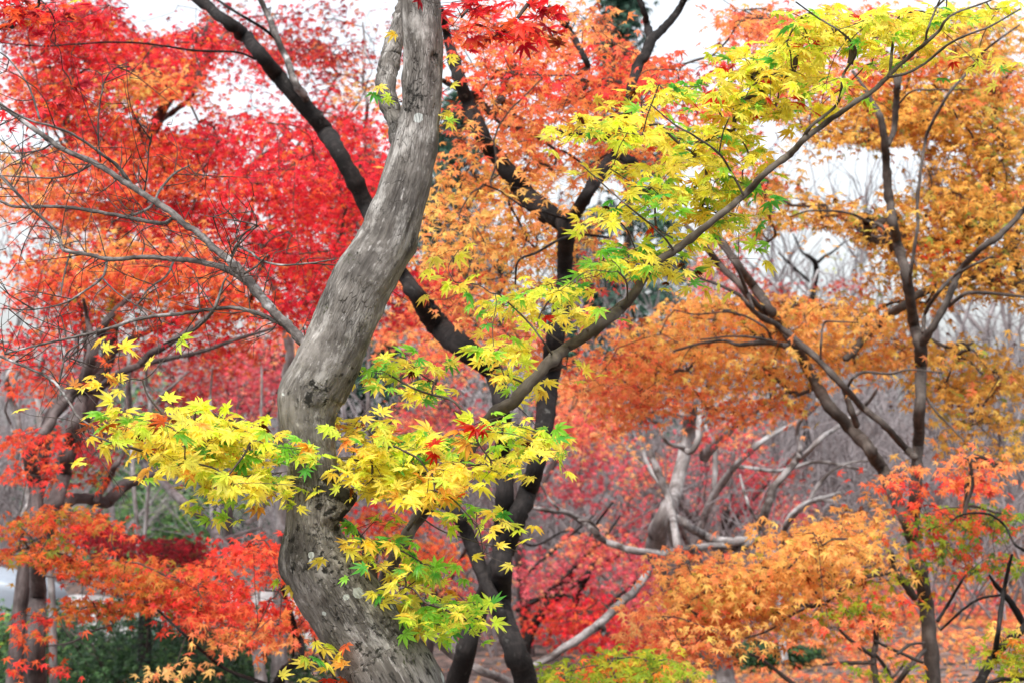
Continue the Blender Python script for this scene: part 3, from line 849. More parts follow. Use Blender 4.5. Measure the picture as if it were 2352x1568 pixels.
# ================================================================== SLIM YELLOW MAPLE
NEAR = dict(size=0.038, detail=True, pad=0.095, dd=0.17, face=0.36, twiglets=5, twig=0.0010, per=11, mat=LEAFN, thick=0.13, droop=0.1, dens=1.85, stray=1.15, val=(.96, 1.2))
ystems = [
    ('trunk', [(800, 1900, 30), (850, 1560, 28), (870, 1420, 27)] + C(8, [(300, 900, 48), (390, 690, 44), (520, 470, 42), (640, 310, 42), (750, 150, 44)]) +
     C(5, [(870, 1520, 46), (960, 1395, 46), (1060, 1265, 46), (1180, 1185, 42), (1290, 1065, 40), (1420, 925, 38), (1540, 825, 36), (1680, 735, 35), (1800, 650, 34), (1900, 565, 32), (1990, 470, 32), (2060, 345, 32), (2120, 265, 30), (2210, 210, 28), (2340, 120, 26)]) +
     C(3, [(310, 1445, 22.4), (480, 1305, 22.4), (620, 1160, 22.4), (780, 1035, 20.6), (880, 930, 20.6), (1000, 845, 18.9), (1200, 700, 17.2), (1330, 615, 16.3), (1430, 525, 15.5), (1480, 470, 14.6), (1590, 375, 12.9), (1690, 290, 12.0), (1780, 210, 10.3), (1820, 145, 8.6), (1900, 85, 6.9), (2100, 15, 6.0), (2300, -80, 4.3)]), 6.35, 6.1, True),
    ('branch', C(3, [(1440, 518, 10), (1560, 495, 10), (1690, 425, 10), (1830, 310, 9), (1960, 240, 8), (2120, 180, 7), (2330, 60, 5)]), 6.15, 5.9, False),
    ('branch', C(3, [(1450, 515, 11), (1465, 350, 11), (1490, 220, 10), (1545, 178, 9), (1640, 150, 8), (1760, 50, 8), (1840, -20, 6)]), 6.15, 6.3, False),
    ('branch', C(3, [(1690, 280, 9), (1705, 200, 8), (1760, 60, 7), (1800, -30, 5)]), 6.1, 6.0, False),
    ('branch', C(3, [(860, 950, 13), (920, 850, 13), (1090, 710, 11), (1130, 560, 10), (1145, 490, 10), (1220, 370, 9), (1190, 280, 8), (1100, 200, 7), (980, 130, 6), (820, 15, 5)]), 6.2, 5.9, False),
    ('branch', C(5, [(1680, 705, 14), (1790, 620, 16), (1900, 530, 14), (1960, 490, 9)]), 6.22, 6.3, False),
    ('branch', C(3, [(470, 1315, 9), (380, 1150, 8), (300, 1030, 8), (130, 910, 7), (0, 835, 6)]) + C(2, [(2100, 700, 4)]), 6.2, 5.9, False),
    ('branch', C(3, [(305, 1025, 6), (330, 890, 5), (372, 790, 4)]), 6.1, 6.0, False),
    ('branch', C(2, [(2250, 1600, 7), (2150, 1540, 7), (1980, 1410, 6), (1820, 1270, 6), (1640, 1110, 4)]), 6.2, 5.9, False),
    ('branch', C(5, [(1450, 880, 8), (1380, 780, 7), (1280, 650, 6), (1100, 480, 5), (1060, 460, 4)]), 6.25, 6.0, False),
    ('branch', C(5, [(1270, 1070, 7), (1180, 1030, 6), (1050, 1000, 5)]), 6.28, 6.1, False),
    ('branch', C(5, [(1950, 500, 8), (1940, 380, 6), (1880, 310, 5)]), 6.2, 6.0, False),
    ('branch', C(5, [(2270, 190, 8), (2200, 90, 7), (2100, 0, 6)]), 6.2, 6.0, False),
    ('branch', C(5, [(870, 1290, 9), (780, 1180, 9), (640, 1140, 8), (500, 1090, 7), (350, 1010, 5), (250, 990, 4)]), 6.1, 6.2, False),
    ('branch', C(8, [(470, 520, 12), (560, 400, 10), (680, 260, 9), (560, 150, 8), (420, 90, 8), (200, 60, 9), (-10, 40, 11)]) + C(7, [(1900, 190, 14), (1700, 190, 16), (1480, 195, 18), (1390, 160, 18), (1260, 110, 16)]) + C(4, [(1100, 1560, 12), (900, 1500, 9), (700, 1440, 7), (600, 1400, 5)]), 6.3, 5.75, False),
    ('branch', C(7, [(1480, 180, 8), (1400, 40, 7)]) + C(4, [(1500, 1500, 6), (1300, 1380, 6), (1100, 1320, 5), (900, 1270, 4)]), 5.85, 5.8, False),
    ('branch', C(8, [(250, 860, 28), (210, 720, 30), (160, 580, 28), (60, 470, 22), (20, 440, 14)]), 6.38, 6.2, False),
    ('branch', C(8, [(265, 860, 5), (265, 700, 5), (270, 650, 4), (200, 690, 4), (120, 640, 3)]), 6.3, 6.1, False),
    ('branch', C(8, [(560, 430, 6), (700, 520, 5), (850, 570, 4), (1010, 620, 3)]), 6.3, 6.0, False),
    ('branch', C(8, [(300, 930, 6), (450, 890, 5), (600, 940, 4), (800, 1020, 3), (950, 1120, 3)]), 6.33, 6.0, False),
]
yreg = [
    (330, 985, 150, 52, 2.1, 'yellowor', -.3), (520, 1005, 140, 74, 2.5, 'yellow', -.3), (560, 1105, 120, 50, 2.3, 'yellow', -.35), (640, 1050, 50, 77, 2.0, 'yellowgr', -.4), (420, 1060, 110, 44, 1.8, 'yellow', -.3), (440, 950, 80, 27, 1.6, 'yellow', -.3), (265, 945, 50, 24, 1.3, 'yellowor', -.25), (500, 1160, 40, 24, 1.3, 'yellow', -.35),
    (830, 985, 55, 55, 2.0, 'yellowor', -.2), (900, 1075, 120, 79, 2.6, 'yellow', -.15), (960, 1010, 120, 52, 2.1, 'yellow', -.1), (1010, 1110, 100, 63, 2.2, 'yellowor', -.15), (1130, 985, 120, 41, 1.8, 'yellow', -.15), (1240, 1010, 80, 46, 1.4, 'yellowgr', -.2), (1110, 1070, 80, 44, 1.6, 'yellow', -.2), (700, 1035, 60, 44, 1.0, 'yellowgr', -.42), (690, 1115, 24, 11, 0.4, 'yellow', -.42),
    (860, 1185, 50, 26, 1.2, 'yellowgr', -.05), (890, 1250, 70, 40, 1.2, 'yellowgr', -.05), (960, 1300, 66, 46, 1.9, 'yellowgr', -.1), (1010, 1400, 115, 54, 2.6, 'yellowgr', -.1), (1080, 1420, 50, 26, 1.6, 'yellowgr', -.1), (925, 1395, 50, 36, 1.7, 'yellow', -.1), (870, 1290, 40, 30, 1.0, 'yellowgr', -.05), (950, 1350, 60, 30, 1.3, 'yellow', -.1), (1090, 1180, 60, 34, 1.3, 'yellowgr', -.15), (1150, 1205, 40, 24, 1.1, 'yellow', -.2), (830, 1250, 40, 30, .8, 'yellowor', 0),
    (930, 835, 90, 34, 1.5, 'yellowgr', 0.27), (1000, 885, 110, 34, 1.1, 'yellow', 0.27), (1130, 800, 75, 40, 1.6, 'yellow', 0.17), (1180, 858, 80, 36, 1.2, 'yellow', 0.17), (880, 860, 50, 34, 1.0, 'yellow', 0.32), (1290, 845, 60, 20, .9, 'yellow', 0.17), (1240, 745, 50, 24, .9, 'yellow', 0.17),
    (1070, 655, 60, 22, 1.0, 'yellow', 0.17), (1170, 690, 80, 36, 1.5, 'yellowgr', 0.17), (1270, 660, 110, 38, 1.7, 'yellow', 0.17), (1330, 725, 70, 28, 1.2, 'yellow', 0.12), (1390, 610, 90, 38, 1.5, 'yellowgr', 0.22), (1230, 712, 50, 20, 1.0, 'yellow', 0.17), (1060, 575, 36, 14, .9, 'yellow', 0.17),
    (1480, 600, 110, 46, 1.7, 'yellow', 0.27), (1550, 555, 70, 36, 1.3, 'yellowgr', 0.27), (1700, 515, 80, 36, 1.2, 'yellowgr', 0.27), (1570, 625, 60, 22, 1.1, 'yellow', 0.22), (1420, 570, 50, 30, 1.0, 'yellowgr', 0.27), (1700, 590, 36, 14, .5, 'yellow', 0.27),
    (1420, 490, 66, 36, 1.5, 'yellow', 0.17), (1510, 440, 110, 56, 1.5, 'yellowgr', 0.22), (1620, 430, 110, 60, 1.6, 'yellow', 0.22), (1390, 385, 50, 22, .9, 'yellow', 0.17), (1450, 395, 80, 20, 1.0, 'yellow', 0.22), (1640, 490, 100, 40, 1.3, 'yellow', 0.27), (1700, 440, 60, 40, 1.1, 'yellowgr', 0.27),
    (1330, 285, 120, 44, 1.5, 'yellow', 0.17), (1480, 300, 140, 40, 1.7, 'yellow', 0.22), (1620, 300, 140, 50, 1.7, 'yellow', 0.27), (1560, 360, 120, 42, 1.4, 'yellow', 0.27), (1700, 355, 80, 40, 1.3, 'yellow', 0.27), (1560, 205, 120, 36, 1.4, 'yellow', 0.27), (1700, 225, 150, 44, 1.8, 'yellow', 0.27), (1450, 245, 120, 30, 1.2, 'yellowor', 0.27),
    (1790, 165, 150, 58, 2.0, 'yellow', 0.27), (1880, 100, 160, 60, 2.0, 'yellow', 0.22), (2010, 60, 170, 56, 1.9, 'yellow', 0.17), (2180, 40, 150, 46, 1.7, 'yellow', 0.17), (2240, 130, 80, 34, 1.0, 'yellow', 0.17), (1790, 245, 100, 40, 1.5, 'yellow', 0.27), (1920, 190, 90, 34, 1.2, 'yellow', 0.27), (1990, 150, 60, 30, 1.0, 'yellow', 0.27), (2090, 120, 80, 30, 1.0, 'yellow', 0.22), (1700, 130, 90, 40, 1.3, 'yellow', 0.27), (1860, 30, 90, 40, 1.4, 'yellow', 0.27), (2290, 20, 70, 30, 1.2, 'yellow', 0.17), (1870, 245, 60, 26, .9, 'yellow', 0.27),
    (280, 785, 26, 16, 1.6, 'yellowor', -.2), (245, 855, 46, 18, 1.3, 'yellowor', -.2), (275, 880, 40, 12, 1.0, 'yellow', -.2), (325, 870, 18, 10, .8, 'yellow', -.2), (420, 780, 14, 8, .5, 'yellowgr', -.2), (82, 955, 14, 8, 1.6, 'yellow', -.2), (1110, 1272, 10, 6, 2, 'yellow', -.2), (1185, 1266, 12, 6, 2, 'yellow', -.2),
]
make_tree('maple_tree', 'slim slanting maple with bright yellow and green leaves behind the thick grey trunk', 'tree', 'slim', ystems, yreg, 6.15, NEAR)
# low yellow shoot left of the trunk's foot
make_tree('maple_shoot', 'small shoot of yellow leaves beside the lower left edge of the grey trunk', 'young tree', 'twig',
          [('stem', [(800, 1700, 5), (770, 1560, 4), (735, 1500, 3), (722, 1465, 2)], 5.95, 5.85, True)],
          [(725, 1478, 26, 18, 1.6, 'yellow'), (712, 1525, 30, 24, 1.7, 'yellowor'), (720, 1552, 26, 16, 1.2, 'yellow'), (752, 1490, 8, 8, 1, 'redor')], 5.85, dict(NEAR, dd=.04))

# crisp red sprig hanging into the picture at the top, and a red bough at the upper left corner
make_tree('maple_tree', 'crisp red maple leaves hanging down beside the top of the grey trunk', 'tree', 'twig',
          [('trunk', [(1900, -900, 40), (1760, -700, 36), (1560, -420, 24), (1380, -190, 14), (1300, -80, 9), (1230, -10, 6), (1190, 40, 4)], 6.9, 5.9, False),
           ('branch', [(1320, -110, 7), (1180, -70, 6), (1100, -10, 5), (1060, 40, 3)], 6.1, 5.9, False)],
          [(1050, 62, 44, 26, 1.3, 'red'), (1140, 88, 60, 24, 1.4, 'red'), (1110, 20, 80, 26, 1.2, 'red'), (1205, 60, 60, 34, 1.4, 'red'), (1260, 20, 60, 26, 1.5, 'red'), (1160, 60, 40, 20, 1.0, 'red'), (1040, 10, 30, 16, 1.0, 'dkred')], 5.95, dict(NEAR, size=.041, dd=.06))
make_tree('maple_tree', 'red maple bough with an angular dark branch in the upper left corner', 'tree', 'dark',
          [('trunk', [(-260, 700, 40), (-230, 420, 34), (-150, 180, 24), (-60, 120, 14)] + C(1, [(0, 185, 12), (90, 180, 12), (95, 105, 12), (170, 90, 11), (245, 60, 12), (268, -20, 9), (300, -120, 7)]), 7.6, 7.4, True),
           ('branch', C(1, [(270, 0, 6), (330, 60, 5), (370, 160, 4), (340, 270, 4), (400, 330, 3), (420, 460, 3)]), 7.4, 7.2, False)],
          [(30, 20, 60, 34, 1.4, 'red'), (120, 20, 70, 30, 1.0, 'red'), (40, 48, 36, 16, 1.0, 'dkred'), (130, 60, 60, 40, .6, 'red'), (250, 20, 50, 24, .8, 'red'), (150, 225, 50, 26, .9, 'red'), (170, 200, 40, 18, .7, 'dkred'), (245, 258, 26, 16, .9, 'red'), (95, 262, 40, 14, .6, 'red'), (240, 165, 30, 16, .7, 'red'), (20, 275, 30, 10, .8, 'red'), (125, 6, 12, 6, .8, 'yellowor')], 7.3, dict(NEAR, size=.036, dd=.15, mat=LEAF))

# ================================================================== MIDDLE DISTANCE
MID = dict(size=0.041, detail=False, pad=0.20, dd=0.55, face=0.5, twiglets=2, twig=0.0017, per=22, thick=0.16)
def tk(pts): return pts
# --- the dark V-shaped maple right of the grey trunk
vst = [
    ('trunk', C(8, [(1265, 1546, 82), (1190, 1320, 78), (1120, 1120, 72), (1095, 960, 72), (1105, 760, 70), (1112, 600, 68), (1110, 500, 66), (1122, 250, 60), (1112, 60, 58)]) +
     C(5, [(1112, 1400, 58), (1095, 1180, 58), (1062, 1010, 62), (985, 925, 72), (830, 815, 76), (700, 700, 76), (600, 580, 68), (525, 455, 56), (440, 335, 48)]) + [(880, 560, 17), (848, 486, 18)] +
     C(2, [(105, 1200, 57), (0, 1010, 56)]) + C(1, [(2200, 900, 58), (2100, 775, 56), (1960, 625, 54), (1850, 490, 52), (1755, 370, 48), (1640, 235, 44), (1540, 155, 40), (1430, 70, 36), (1300, -30, 34), (1100, -200, 28)]), 10.6, 11.6, True),
    ('trunk_fork', C(8, [(1100, 820, 40), (1120, 680, 58), (1165, 550, 64), (1225, 380, 62), (1280, 250, 64), (1330, 100, 64)]) + C(5, [(1360, 1490, 64), (1395, 1300, 64), (1412, 1120, 66), (1440, 940, 66), (1455, 790, 64), (1490, 600, 56), (1520, 400, 52), (1530, 200, 52), (1532, 20, 58)]) +
     C(2, [(1510, 1500, 56), (1400, 1420, 72), (1262, 1300, 64), (1150, 1150, 62), (1040, 1020, 48), (965, 900, 52), (890, 720, 50), (830, 560, 44), (790, 440, 40), (740, 250, 30), (690, 60, 22)]), 10.6, 11.4, False),
    ('branch', C(2, [(1510, 1530, 50), (1590, 1450, 46), (1680, 1300, 42), (1780, 1150, 46), (1860, 1060, 44), (1950, 1075, 36), (2000, 1090, 22)]), 11.0, 11.1, False),
    ('branch', C(2, [(1870, 1060, 36), (1900, 960, 38), (1800, 905, 34), (1640, 905, 26), (1500, 890, 18), (1400, 860, 10)]), 11.1, 10.6, False),
    ('branch', C(2, [(1890, 1060, 26), (1930, 850, 26), (1960, 660, 28), (2010, 470, 36), (2070, 370, 38), (2110, 275, 38), (2190, 190, 28), (2285, 80, 26), (2345, -30, 22)]), 11.1, 11.4, False),
    ('branch', C(2, [(2110, 270, 30), (2082, 170, 24), (2060, 80, 22), (2025, -20, 20)]), 11.35, 11.5, False),
    ('branch', C(8, [(1120, 1130, 30), (1060, 1000, 42), (975, 800, 50), (885, 560, 50), (780, 375, 46), (690, 310, 40), (560, 200, 30), (440, 60, 22)]), 10.6, 10.9, False),
    ('trunk_fork', C(8, [(800, 1560, 78), (880, 1270, 66), (950, 1060, 58), (985, 920, 44), (1030, 780, 34), (1075, 640, 10)]), 11.0, 10.75, True),
    ('branch', C(1, [(2060, 670, 26), (1980, 545, 27), (1930, 400, 24), (1860, 250, 24), (1800, 100, 20), (1740, -20, 18)]), 11.4, 11.8, False, None, 'limb'),
    ('branch', C(1, [(1850, 255, 12), (1750, 180, 11), (1600, 90, 10), (1430, -20, 8)]), 11.7, 12.0, False),
    ('branch', C(1, [(1720, 400, 8), (1580, 350, 8), (1300, 340, 8), (1000, 295, 7), (760, 285, 7), (550, 295, 6), (280, 310, 5), (0, 290, 4)]), 11.4, 10.9, False),
    ('branch', C(2, [(1690, 450, 20), (1650, 370, 22), (1580, 240, 22), (1500, 130, 20), (1420, 40, 14)]), 11.5, 11.9, False),
    ('branch', C(2, [(930, 640, 22), (820, 600, 20), (720, 550, 18), (690, 540, 14)]), 11.6, 11.4, False),
    ('branch', C(5, [(1820, 85, 10), (1640, 65, 10), (1500, 95, 9), (1350, 180, 9), (1215, 245, 8), (1195, 400, 6)]), 10.8, 10.4, False),
    ('branch', C(2, [(1560, 1480, 9), (1400, 1430, 9), (1250, 1390, 8), (1100, 1290, 6), (980, 1240, 5)]), 10.9, 10.6, False),
    ('branch', C(5, [(650, 560, 18), (640, 520, 14), (620, 505, 10)]), 10.7, 10.65, False),
]
vreg = [(1260, 330, 150, 60, .9, 'oranger', .3), (1400, 120, 90, 60, 1.2, 'redor', .3), (1030, 300, 60, 60, .8, 'orange', .3), (1420, 330, 120, 60, .9, 'oranger', .4), (1230, 390, 120, 60, .8, 'orange', .3), (1020, 570, 70, 50, .9, 'orange', .2), (1050, 60, 60, 60, 1.1, 'redor', .6), (1330, 40, 120, 50, 1.2, 'oranger', .6), (1480, 160, 80, 40, 1.0, 'redor', .5), (1640, 120, 60, 50, .7, 'oranger', .8), (1180, 540, 110, 50, .8, 'orange', .3), (1330, 640, 80, 50, .7, 'pinkor', .8), (1180, 800, 90, 50, .8, 'oranger', .8), (1010, 780, 70, 50, .9, 'oranger', .6), (1120, 65, 110, 60, 1.3, 'redor', .4), (1250, 95, 130, 55, 1.4, 'oranger', .4), (1385, 80, 80, 60, 1.3, 'oranger', .3), (1180, 172, 165, 42, 1.7, 'redor', .2), (1340, 185, 150, 42, 1.7, 'redor', .2), (1150, 245, 120, 46, 1.4, 'oranger'), (1300, 245, 140, 40, 1.3, 'oranger'),
        (1110, 320, 90, 30, 1.2, 'oranger', -.2), (1180, 290, 120, 40, 1.2, 'oranger'), (1100, 420, 100, 60, 1.3, 'orange', -.2), (1050, 490, 80, 60, 1.2, 'orange', -.2), (1180, 440, 90, 50, 1.1, 'orange', -.2), (1270, 500, 70, 40, .7, 'orange', -.3), (1350, 400, 60, 40, .9, 'orange'), (1090, 560, 100, 46, 1.1, 'orange', -.2),
        (1160, 620, 90, 40, .8, 'orange'), (1060, 660, 60, 40, 1.0, 'oranger'), (1130, 710, 80, 36, .8, 'oranger'), (1360, 540, 60, 40, .9, 'orange', -.3), (1285, 570, 30, 50, 1.1, 'orange', -.7), (1540, 150, 90, 36, 1.1, 'redor', .3), (1580, 250, 90, 40, 1.0, 'redor', .5), (1440, 200, 90, 40, 1.1, 'redor', .3), (1450, 300, 120, 40, .8, 'oranger', .4),
        (1560, 330, 120, 40, .8, 'oranger', .5), (1700, 50, 90, 50, 1.2, 'oranger', .7), (1690, 160, 60, 36, .8, 'dkred', .7), (1780, 40, 80, 40, 1.1, 'oranger', .8), (1010, 700, 60, 60, .8, 'oranger', .5), (1230, 560, 60, 50, .8, 'orange', .2), (1420, 60, 40, 40, .8, 'oranger', .3), (1060, 200, 60, 36, 1, 'redor', .3)]
make_tree('maple_tree', 'dark maple with a forked black trunk and orange leaves right of the grey trunk', 'tree', 'dark', vst, [r[:6] + ((r[6] if len(r) > 6 else 0) + .95,) for r in vreg], 11.0, dict(MID, dens=3.1, pad=.25, thick=.22, dd=.6))

# --- slender grey-brown maple on the right with ochre leaves
rst = [
    ('trunk', C(9, [(1745, 1546, 50), (1722, 1270, 50), (1692, 1010, 50), (1650, 760, 52), (1612, 560, 54), (1600, 470, 50), (1625, 250, 40), (1632, 40, 38)]) +
     C(6, [(1642, 1450, 38), (1652, 1200, 38), (1660, 950, 40), (1652, 800, 42), (1622, 690, 38), (1588, 500, 34), (1550, 300, 35), (1502, 110, 32), (1474, 0, 30)]) +
     C(3, [(1460, 1420, 28), (1438, 1280, 28), (1425, 1100, 27), (1415, 960, 27), (1390, 800, 22), (1335, 690, 18), (1285, 600, 13), (1200, 480, 9)]), 13.0, 13.4, True),
    ('branch', C(3, [(1440, 975, 20), (1480, 860, 22), (1495, 650, 22), (1500, 560, 22), (1470, 490, 16), (1410, 400, 9)]), 13.3, 13.2, False),
    ('branch', C(3, [(1500, 580, 18), (1525, 500, 16), (1545, 420, 12), (1560, 330, 8)]), 13.3, 13.5, False),
    ('branch', C(6, [(1665, 790, 34), (1720, 715, 28), (1800, 580, 26), (1868, 430, 26), (1940, 280, 24), (2050, 170, 22), (2180, 75, 22), (2262, 0, 20)]) + C(3, [(2352, 1410, 18), (2450, 1300, 12)]), 13.1, 12.6, False),
    ('branch', C(6, [(1672, 720, 14), (1690, 590, 14), (1780, 450, 14), (1875, 350, 12), (1990, 280, 10), (2140, 210, 8)]), 13.0, 12.7, False),
    ('branch', C(6, [(1845, 545, 14), (1960, 462, 13), (2100, 458, 12), (2352, 482, 10), (2500, 500, 8)]), 13.0, 12.6, False),
    ('branch', C(6, [(1590, 420, 14), (1590, 330, 13), (1620, 130, 13), (1640, 0, 12)]) + C(3, [(1636, 1400, 12), (1652, 1200, 12), (1690, 950, 12), (1740, 820, 12), (1840, 640, 11), (1905, 560, 11), (2000, 460, 10), (2080, 350, 9), (2200, 255, 8), (2320, 170, 6)]), 13.1, 12.6, False),
    ('trunk_fork', C(9, [(1600, 560, 46), (1555, 440, 46), (1478, 280, 44), (1400, 110, 43), (1330, 0, 43)]) + C(6, [(1320, 1510, 42), (1200, 1375, 42), (1050, 1220, 40), (960, 1085, 38), (880, 925, 36), (800, 780, 36), (720, 690, 34), (640, 560, 32), (545, 430, 31), (430, 270, 27), (330, 120, 22), (240, 0, 16)]), 13.1, 13.8, False),
    ('branch', C(6, [(1620, 1560, 27), (1560, 1500, 25), (1420, 1345, 24), (1270, 1225, 24), (1150, 1090, 24), (1000, 930, 25), (850, 800, 26), (720, 690, 22), (570, 605, 20), (500, 540, 15), (440, 475, 13), (300, 405, 11), (130, 340, 9), (0, 260, 6)]), 12.9, 12.5, False),
    ('branch', C(6, [(530, 560, 14), (490, 450, 14), (410, 270, 13), (300, 120, 12), (230, 30, 10)]), 12.6, 12.8, False),
    ('branch', C(6, [(620, 600, 24), (520, 500, 24), (430, 390, 24), (310, 270, 25), (180, 110, 22), (80, 0, 16)]), 13.5, 13.6, False),
    ('branch', C(6, [(770, 810, 20), (650, 790, 18), (540, 790, 18), (440, 805, 14), (330, 775, 12), (180, 795, 10), (0, 845, 8)]), 13.4, 12.9, False),
    ('branch', C(6, [(720, 800, 12), (560, 760, 10), (400, 748, 8), (180, 770, 6)]), 13.4, 13.0, False),
    ('branch', C(6, [(660, 780, 9), (600, 680, 8), (400, 590, 7), (150, 600, 5), (0, 570, 4)]), 13.4, 13.1, False),
    ('branch', C(6, [(1165, 1090, 10), (1210, 1020, 10), (1290, 985, 10), (1450, 1000, 9), (1580, 970, 7), (1800, 990, 5)]), 12.8, 12.6, False),
    ('branch', C(6, [(985, 900, 8), (990, 780, 8), (1010, 660, 7), (1100, 650, 6), (1240, 655, 4)]), 12.7, 12.6, False),
    ('branch', C(6, [(1230, 1350, 22), (1190, 1240, 22), (1150, 1110, 20), (1130, 1060, 10)]), 13.2, 13.0, False),
    ('branch', C(9, [(1620, 970, 26), (1520, 830, 26), (1470, 740, 22), (1460, 660, 14)]), 13.0, 12.8, False),
    ('branch', C(9, [(1480, 805, 17), (1340, 820, 17), (1200, 865, 15), (1100, 940, 13), (1000, 1015, 13), (900, 1020, 12), (790, 1030, 8)]), 12.9, 12.4, False),
    ('branch', C(9, [(1010, 1010, 9), (820, 1070, 9), (640, 1190, 8), (480, 1240, 6)]), 12.5, 12.2, False),
    ('branch', C(9, [(1190, 870, 9), (1250, 790, 9), (1380, 730, 7)]), 12.5, 12.5, False),
    ('branch', C(6, [(1430, 40, 14), (1380, 0, 12)]) + C(3, [(1300, 1490, 10), (1200, 1440, 9), (1080, 1420, 8), (900, 1420, 6), (780, 1460, 4)]), 13.3, 13.0, False),
    ('branch', C(3, [(1510, 700, 8), (1600, 615, 7), (1750, 605, 6), (2000, 605, 4)]), 13.3, 13.0, False),
    ('branch', C(6, [(1700, 1160, 10), (1770, 1260, 9), (1860, 1350, 8), (1950, 1450, 5)]), 13.0, 12.7, False),
]
rreg = [(1480, 930, 150, 44, .9, 'peachor', 1.10), (1640, 930, 130, 40, .8, 'peachor', 1.20), (1400, 800, 80, 60, 1.0, 'oranger', 1.00), (1380, 720, 60, 40, .5, 'pinkor', 1.40), (1720, 250, 110, 60, .9, 'oranger', 1.80), (1850, 150, 120, 60, 1.1, 'oranger', 1.80), (1700, 340, 80, 50, .7, 'oranger', 1.80), (2200, 560, 120, 50, 1.2, 'ochre', 1.40), (2100, 700, 90, 40, .8, 'ochre', 1.50), (1760, 470, 100, 60, 1.1, 'ochre', 1.40), (1900, 490, 110, 50, 1.2, 'ochre', 1.20), (2130, 440, 110, 60, 1.3, 'ochre', 1.30), (2290, 480, 80, 80, 1.6, 'ochre', 1.10), (2080, 560, 120, 44, 1.2, 'ochre', 1.30), (2180, 650, 120, 40, 1.0, 'ochre', 1.40), (1720, 400, 60, 40, .7, 'oranger', 1.40), (1800, 560, 110, 36, .9, 'ochre', 1.40), (2320, 640, 60, 50, 1.2, 'ochre', 1.20), (1680, 560, 60, 50, .6, 'oranger', 1.60), (2290, 780, 70, 40, 1.0, 'ochre', 1.20), (1960, 310, 130, 40, 1.4, 'ochre', 1.40), (1840, 250, 100, 50, 1.1, 'ochre', 1.50), (2150, 250, 200, 100, 2.6, 'ochre', 1.55), (2290, 330, 90, 150, 2.5, 'ochre', 1.45), (2000, 255, 120, 80, 1.7, 'ochre', 1.65), (1860, 320, 80, 60, 1.2, 'ochre', 1.65), (1850, 470, 130, 46, 1.5, 'ochre', 1.35), (1750, 540, 90, 50, 1.2, 'ochre', 1.35), (2010, 525, 130, 60, 1.7, 'ochre', 1.25), (2230, 480, 130, 90, 2.4, 'ochre', 1.25), (2150, 390, 80, 60, 1.2, 'ochre', 1.35),
        (2250, 600, 110, 50, 1.7, 'ochre', 1.15), (2060, 620, 80, 50, 1.3, 'ochre', 1.35), (2200, 130, 150, 70, 2.0, 'ochre', 1.65), (2310, 190, 60, 90, 2.0, 'oranger', 1.65), (2230, 50, 140, 60, 1.9, 'ochre', 1.75), (2050, 150, 140, 60, 1.5, 'oranger', 1.75), (1950, 60, 160, 70, 1.4, 'oranger', 1.95), (2000, 330, 110, 30, 1.2, 'ochre', 1.55), (1760, 420, 90, 60, 1.0, 'ochre', 1.65), (1760, 60, 120, 60, 1.3, 'oranger', 1.95), (1950, 200, 100, 60, 1.3, 'oranger', 1.75), (2200, 590, 30, 30, .9, 'brickred', 1.15), (1780, 200, 120, 60, .8, 'oranger', 1.95),
        (1640, 715, 150, 50, 2.0, 'orange', 1.05), (1850, 705, 150, 46, 2.1, 'orange', 1.15), (1980, 745, 100, 50, 1.9, 'orange', 1.15), (1780, 775, 170, 55, 2.0, 'orange', 1.05), (1590, 790, 140, 46, 1.9, 'orange', 0.95), (1500, 760, 70, 44, 1.6, 'orange', 0.95), (1450, 830, 80, 52, 1.4, 'oranger', 0.95), (1560, 850, 130, 34, 1.5, 'orange', 0.95), (1740, 850, 130, 46, 1.6, 'orange', 1.15), (1950, 825, 110, 50, 1.6, 'orange', 1.35), (2060, 800, 70, 60, 1.7, 'orange', 1.35),
        (2200, 800, 90, 52, 2.4, 'ochre', 1.35), (2280, 880, 80, 56, 2.3, 'ochre', 1.35), (2170, 890, 80, 50, 2.2, 'ochre', 1.35), (2250, 960, 90, 40, 1.9, 'ochre', 1.15), (2310, 1030, 60, 36, 1.8, 'ochre', 1.15), (1480, 900, 120, 46, 1.2, 'peachor', 0.95), (1380, 880, 80, 40, 1.2, 'oranger', 1.05), (1590, 900, 90, 30, 1.1, 'peachor', 1.15), (1770, 930, 90, 36, 1.2, 'oranger', 1.35), (1820, 900, 70, 30, 1.1, 'orange', 1.35), (1440, 960, 60, 36, .6, 'peachor', 1.35), (2150, 1000, 60, 30, .6, 'orange', 1.35), (2040, 700, 60, 30, 1.3, 'orange', 1.35),
        (1560, 1410, 130, 44, 2.2, 'peachor', -.5), (1650, 1335, 140, 52, 2.3, 'orange', -.5), (1780, 1320, 130, 52, 2.2, 'orange', -.5), (1860, 1255, 120, 50, 2.2, 'orange', -.5), (1930, 1215, 100, 46, 2.0, 'orange', -.3), (1995, 1165, 50, 34, 1.3, 'orange', .6), (1890, 1340, 100, 40, 1.7, 'orange', -.4), (1570, 1470, 110, 36, 1.9, 'oranger', -.5), (1740, 1400, 120, 36, 1.9, 'orange', -.5), (1985, 1280, 60, 34, 1.1, 'orange', .3), (1960, 1400, 60, 36, .7, 'olive', -.3), (1900, 1430, 80, 36, .7, 'oranger', -.2), (1600, 1290, 90, 30, 1.6, 'peachor', -.5), (2020, 1330, 60, 30, .8, 'olive', -.2), (1660, 1440, 90, 30, 1.5, 'orange', -.5), (2050, 1085, 46, 26, .6, 'brickred', -.3)]
make_tree('maple_tree', 'slender grey maple with drooping tiers of ochre and orange leaves on the right', 'tree', 'brown', rst, rreg, 13.0, dict(MID, size=0.043, pad=0.29, per=24, dens=2.55, dd=.42, thick=.13))

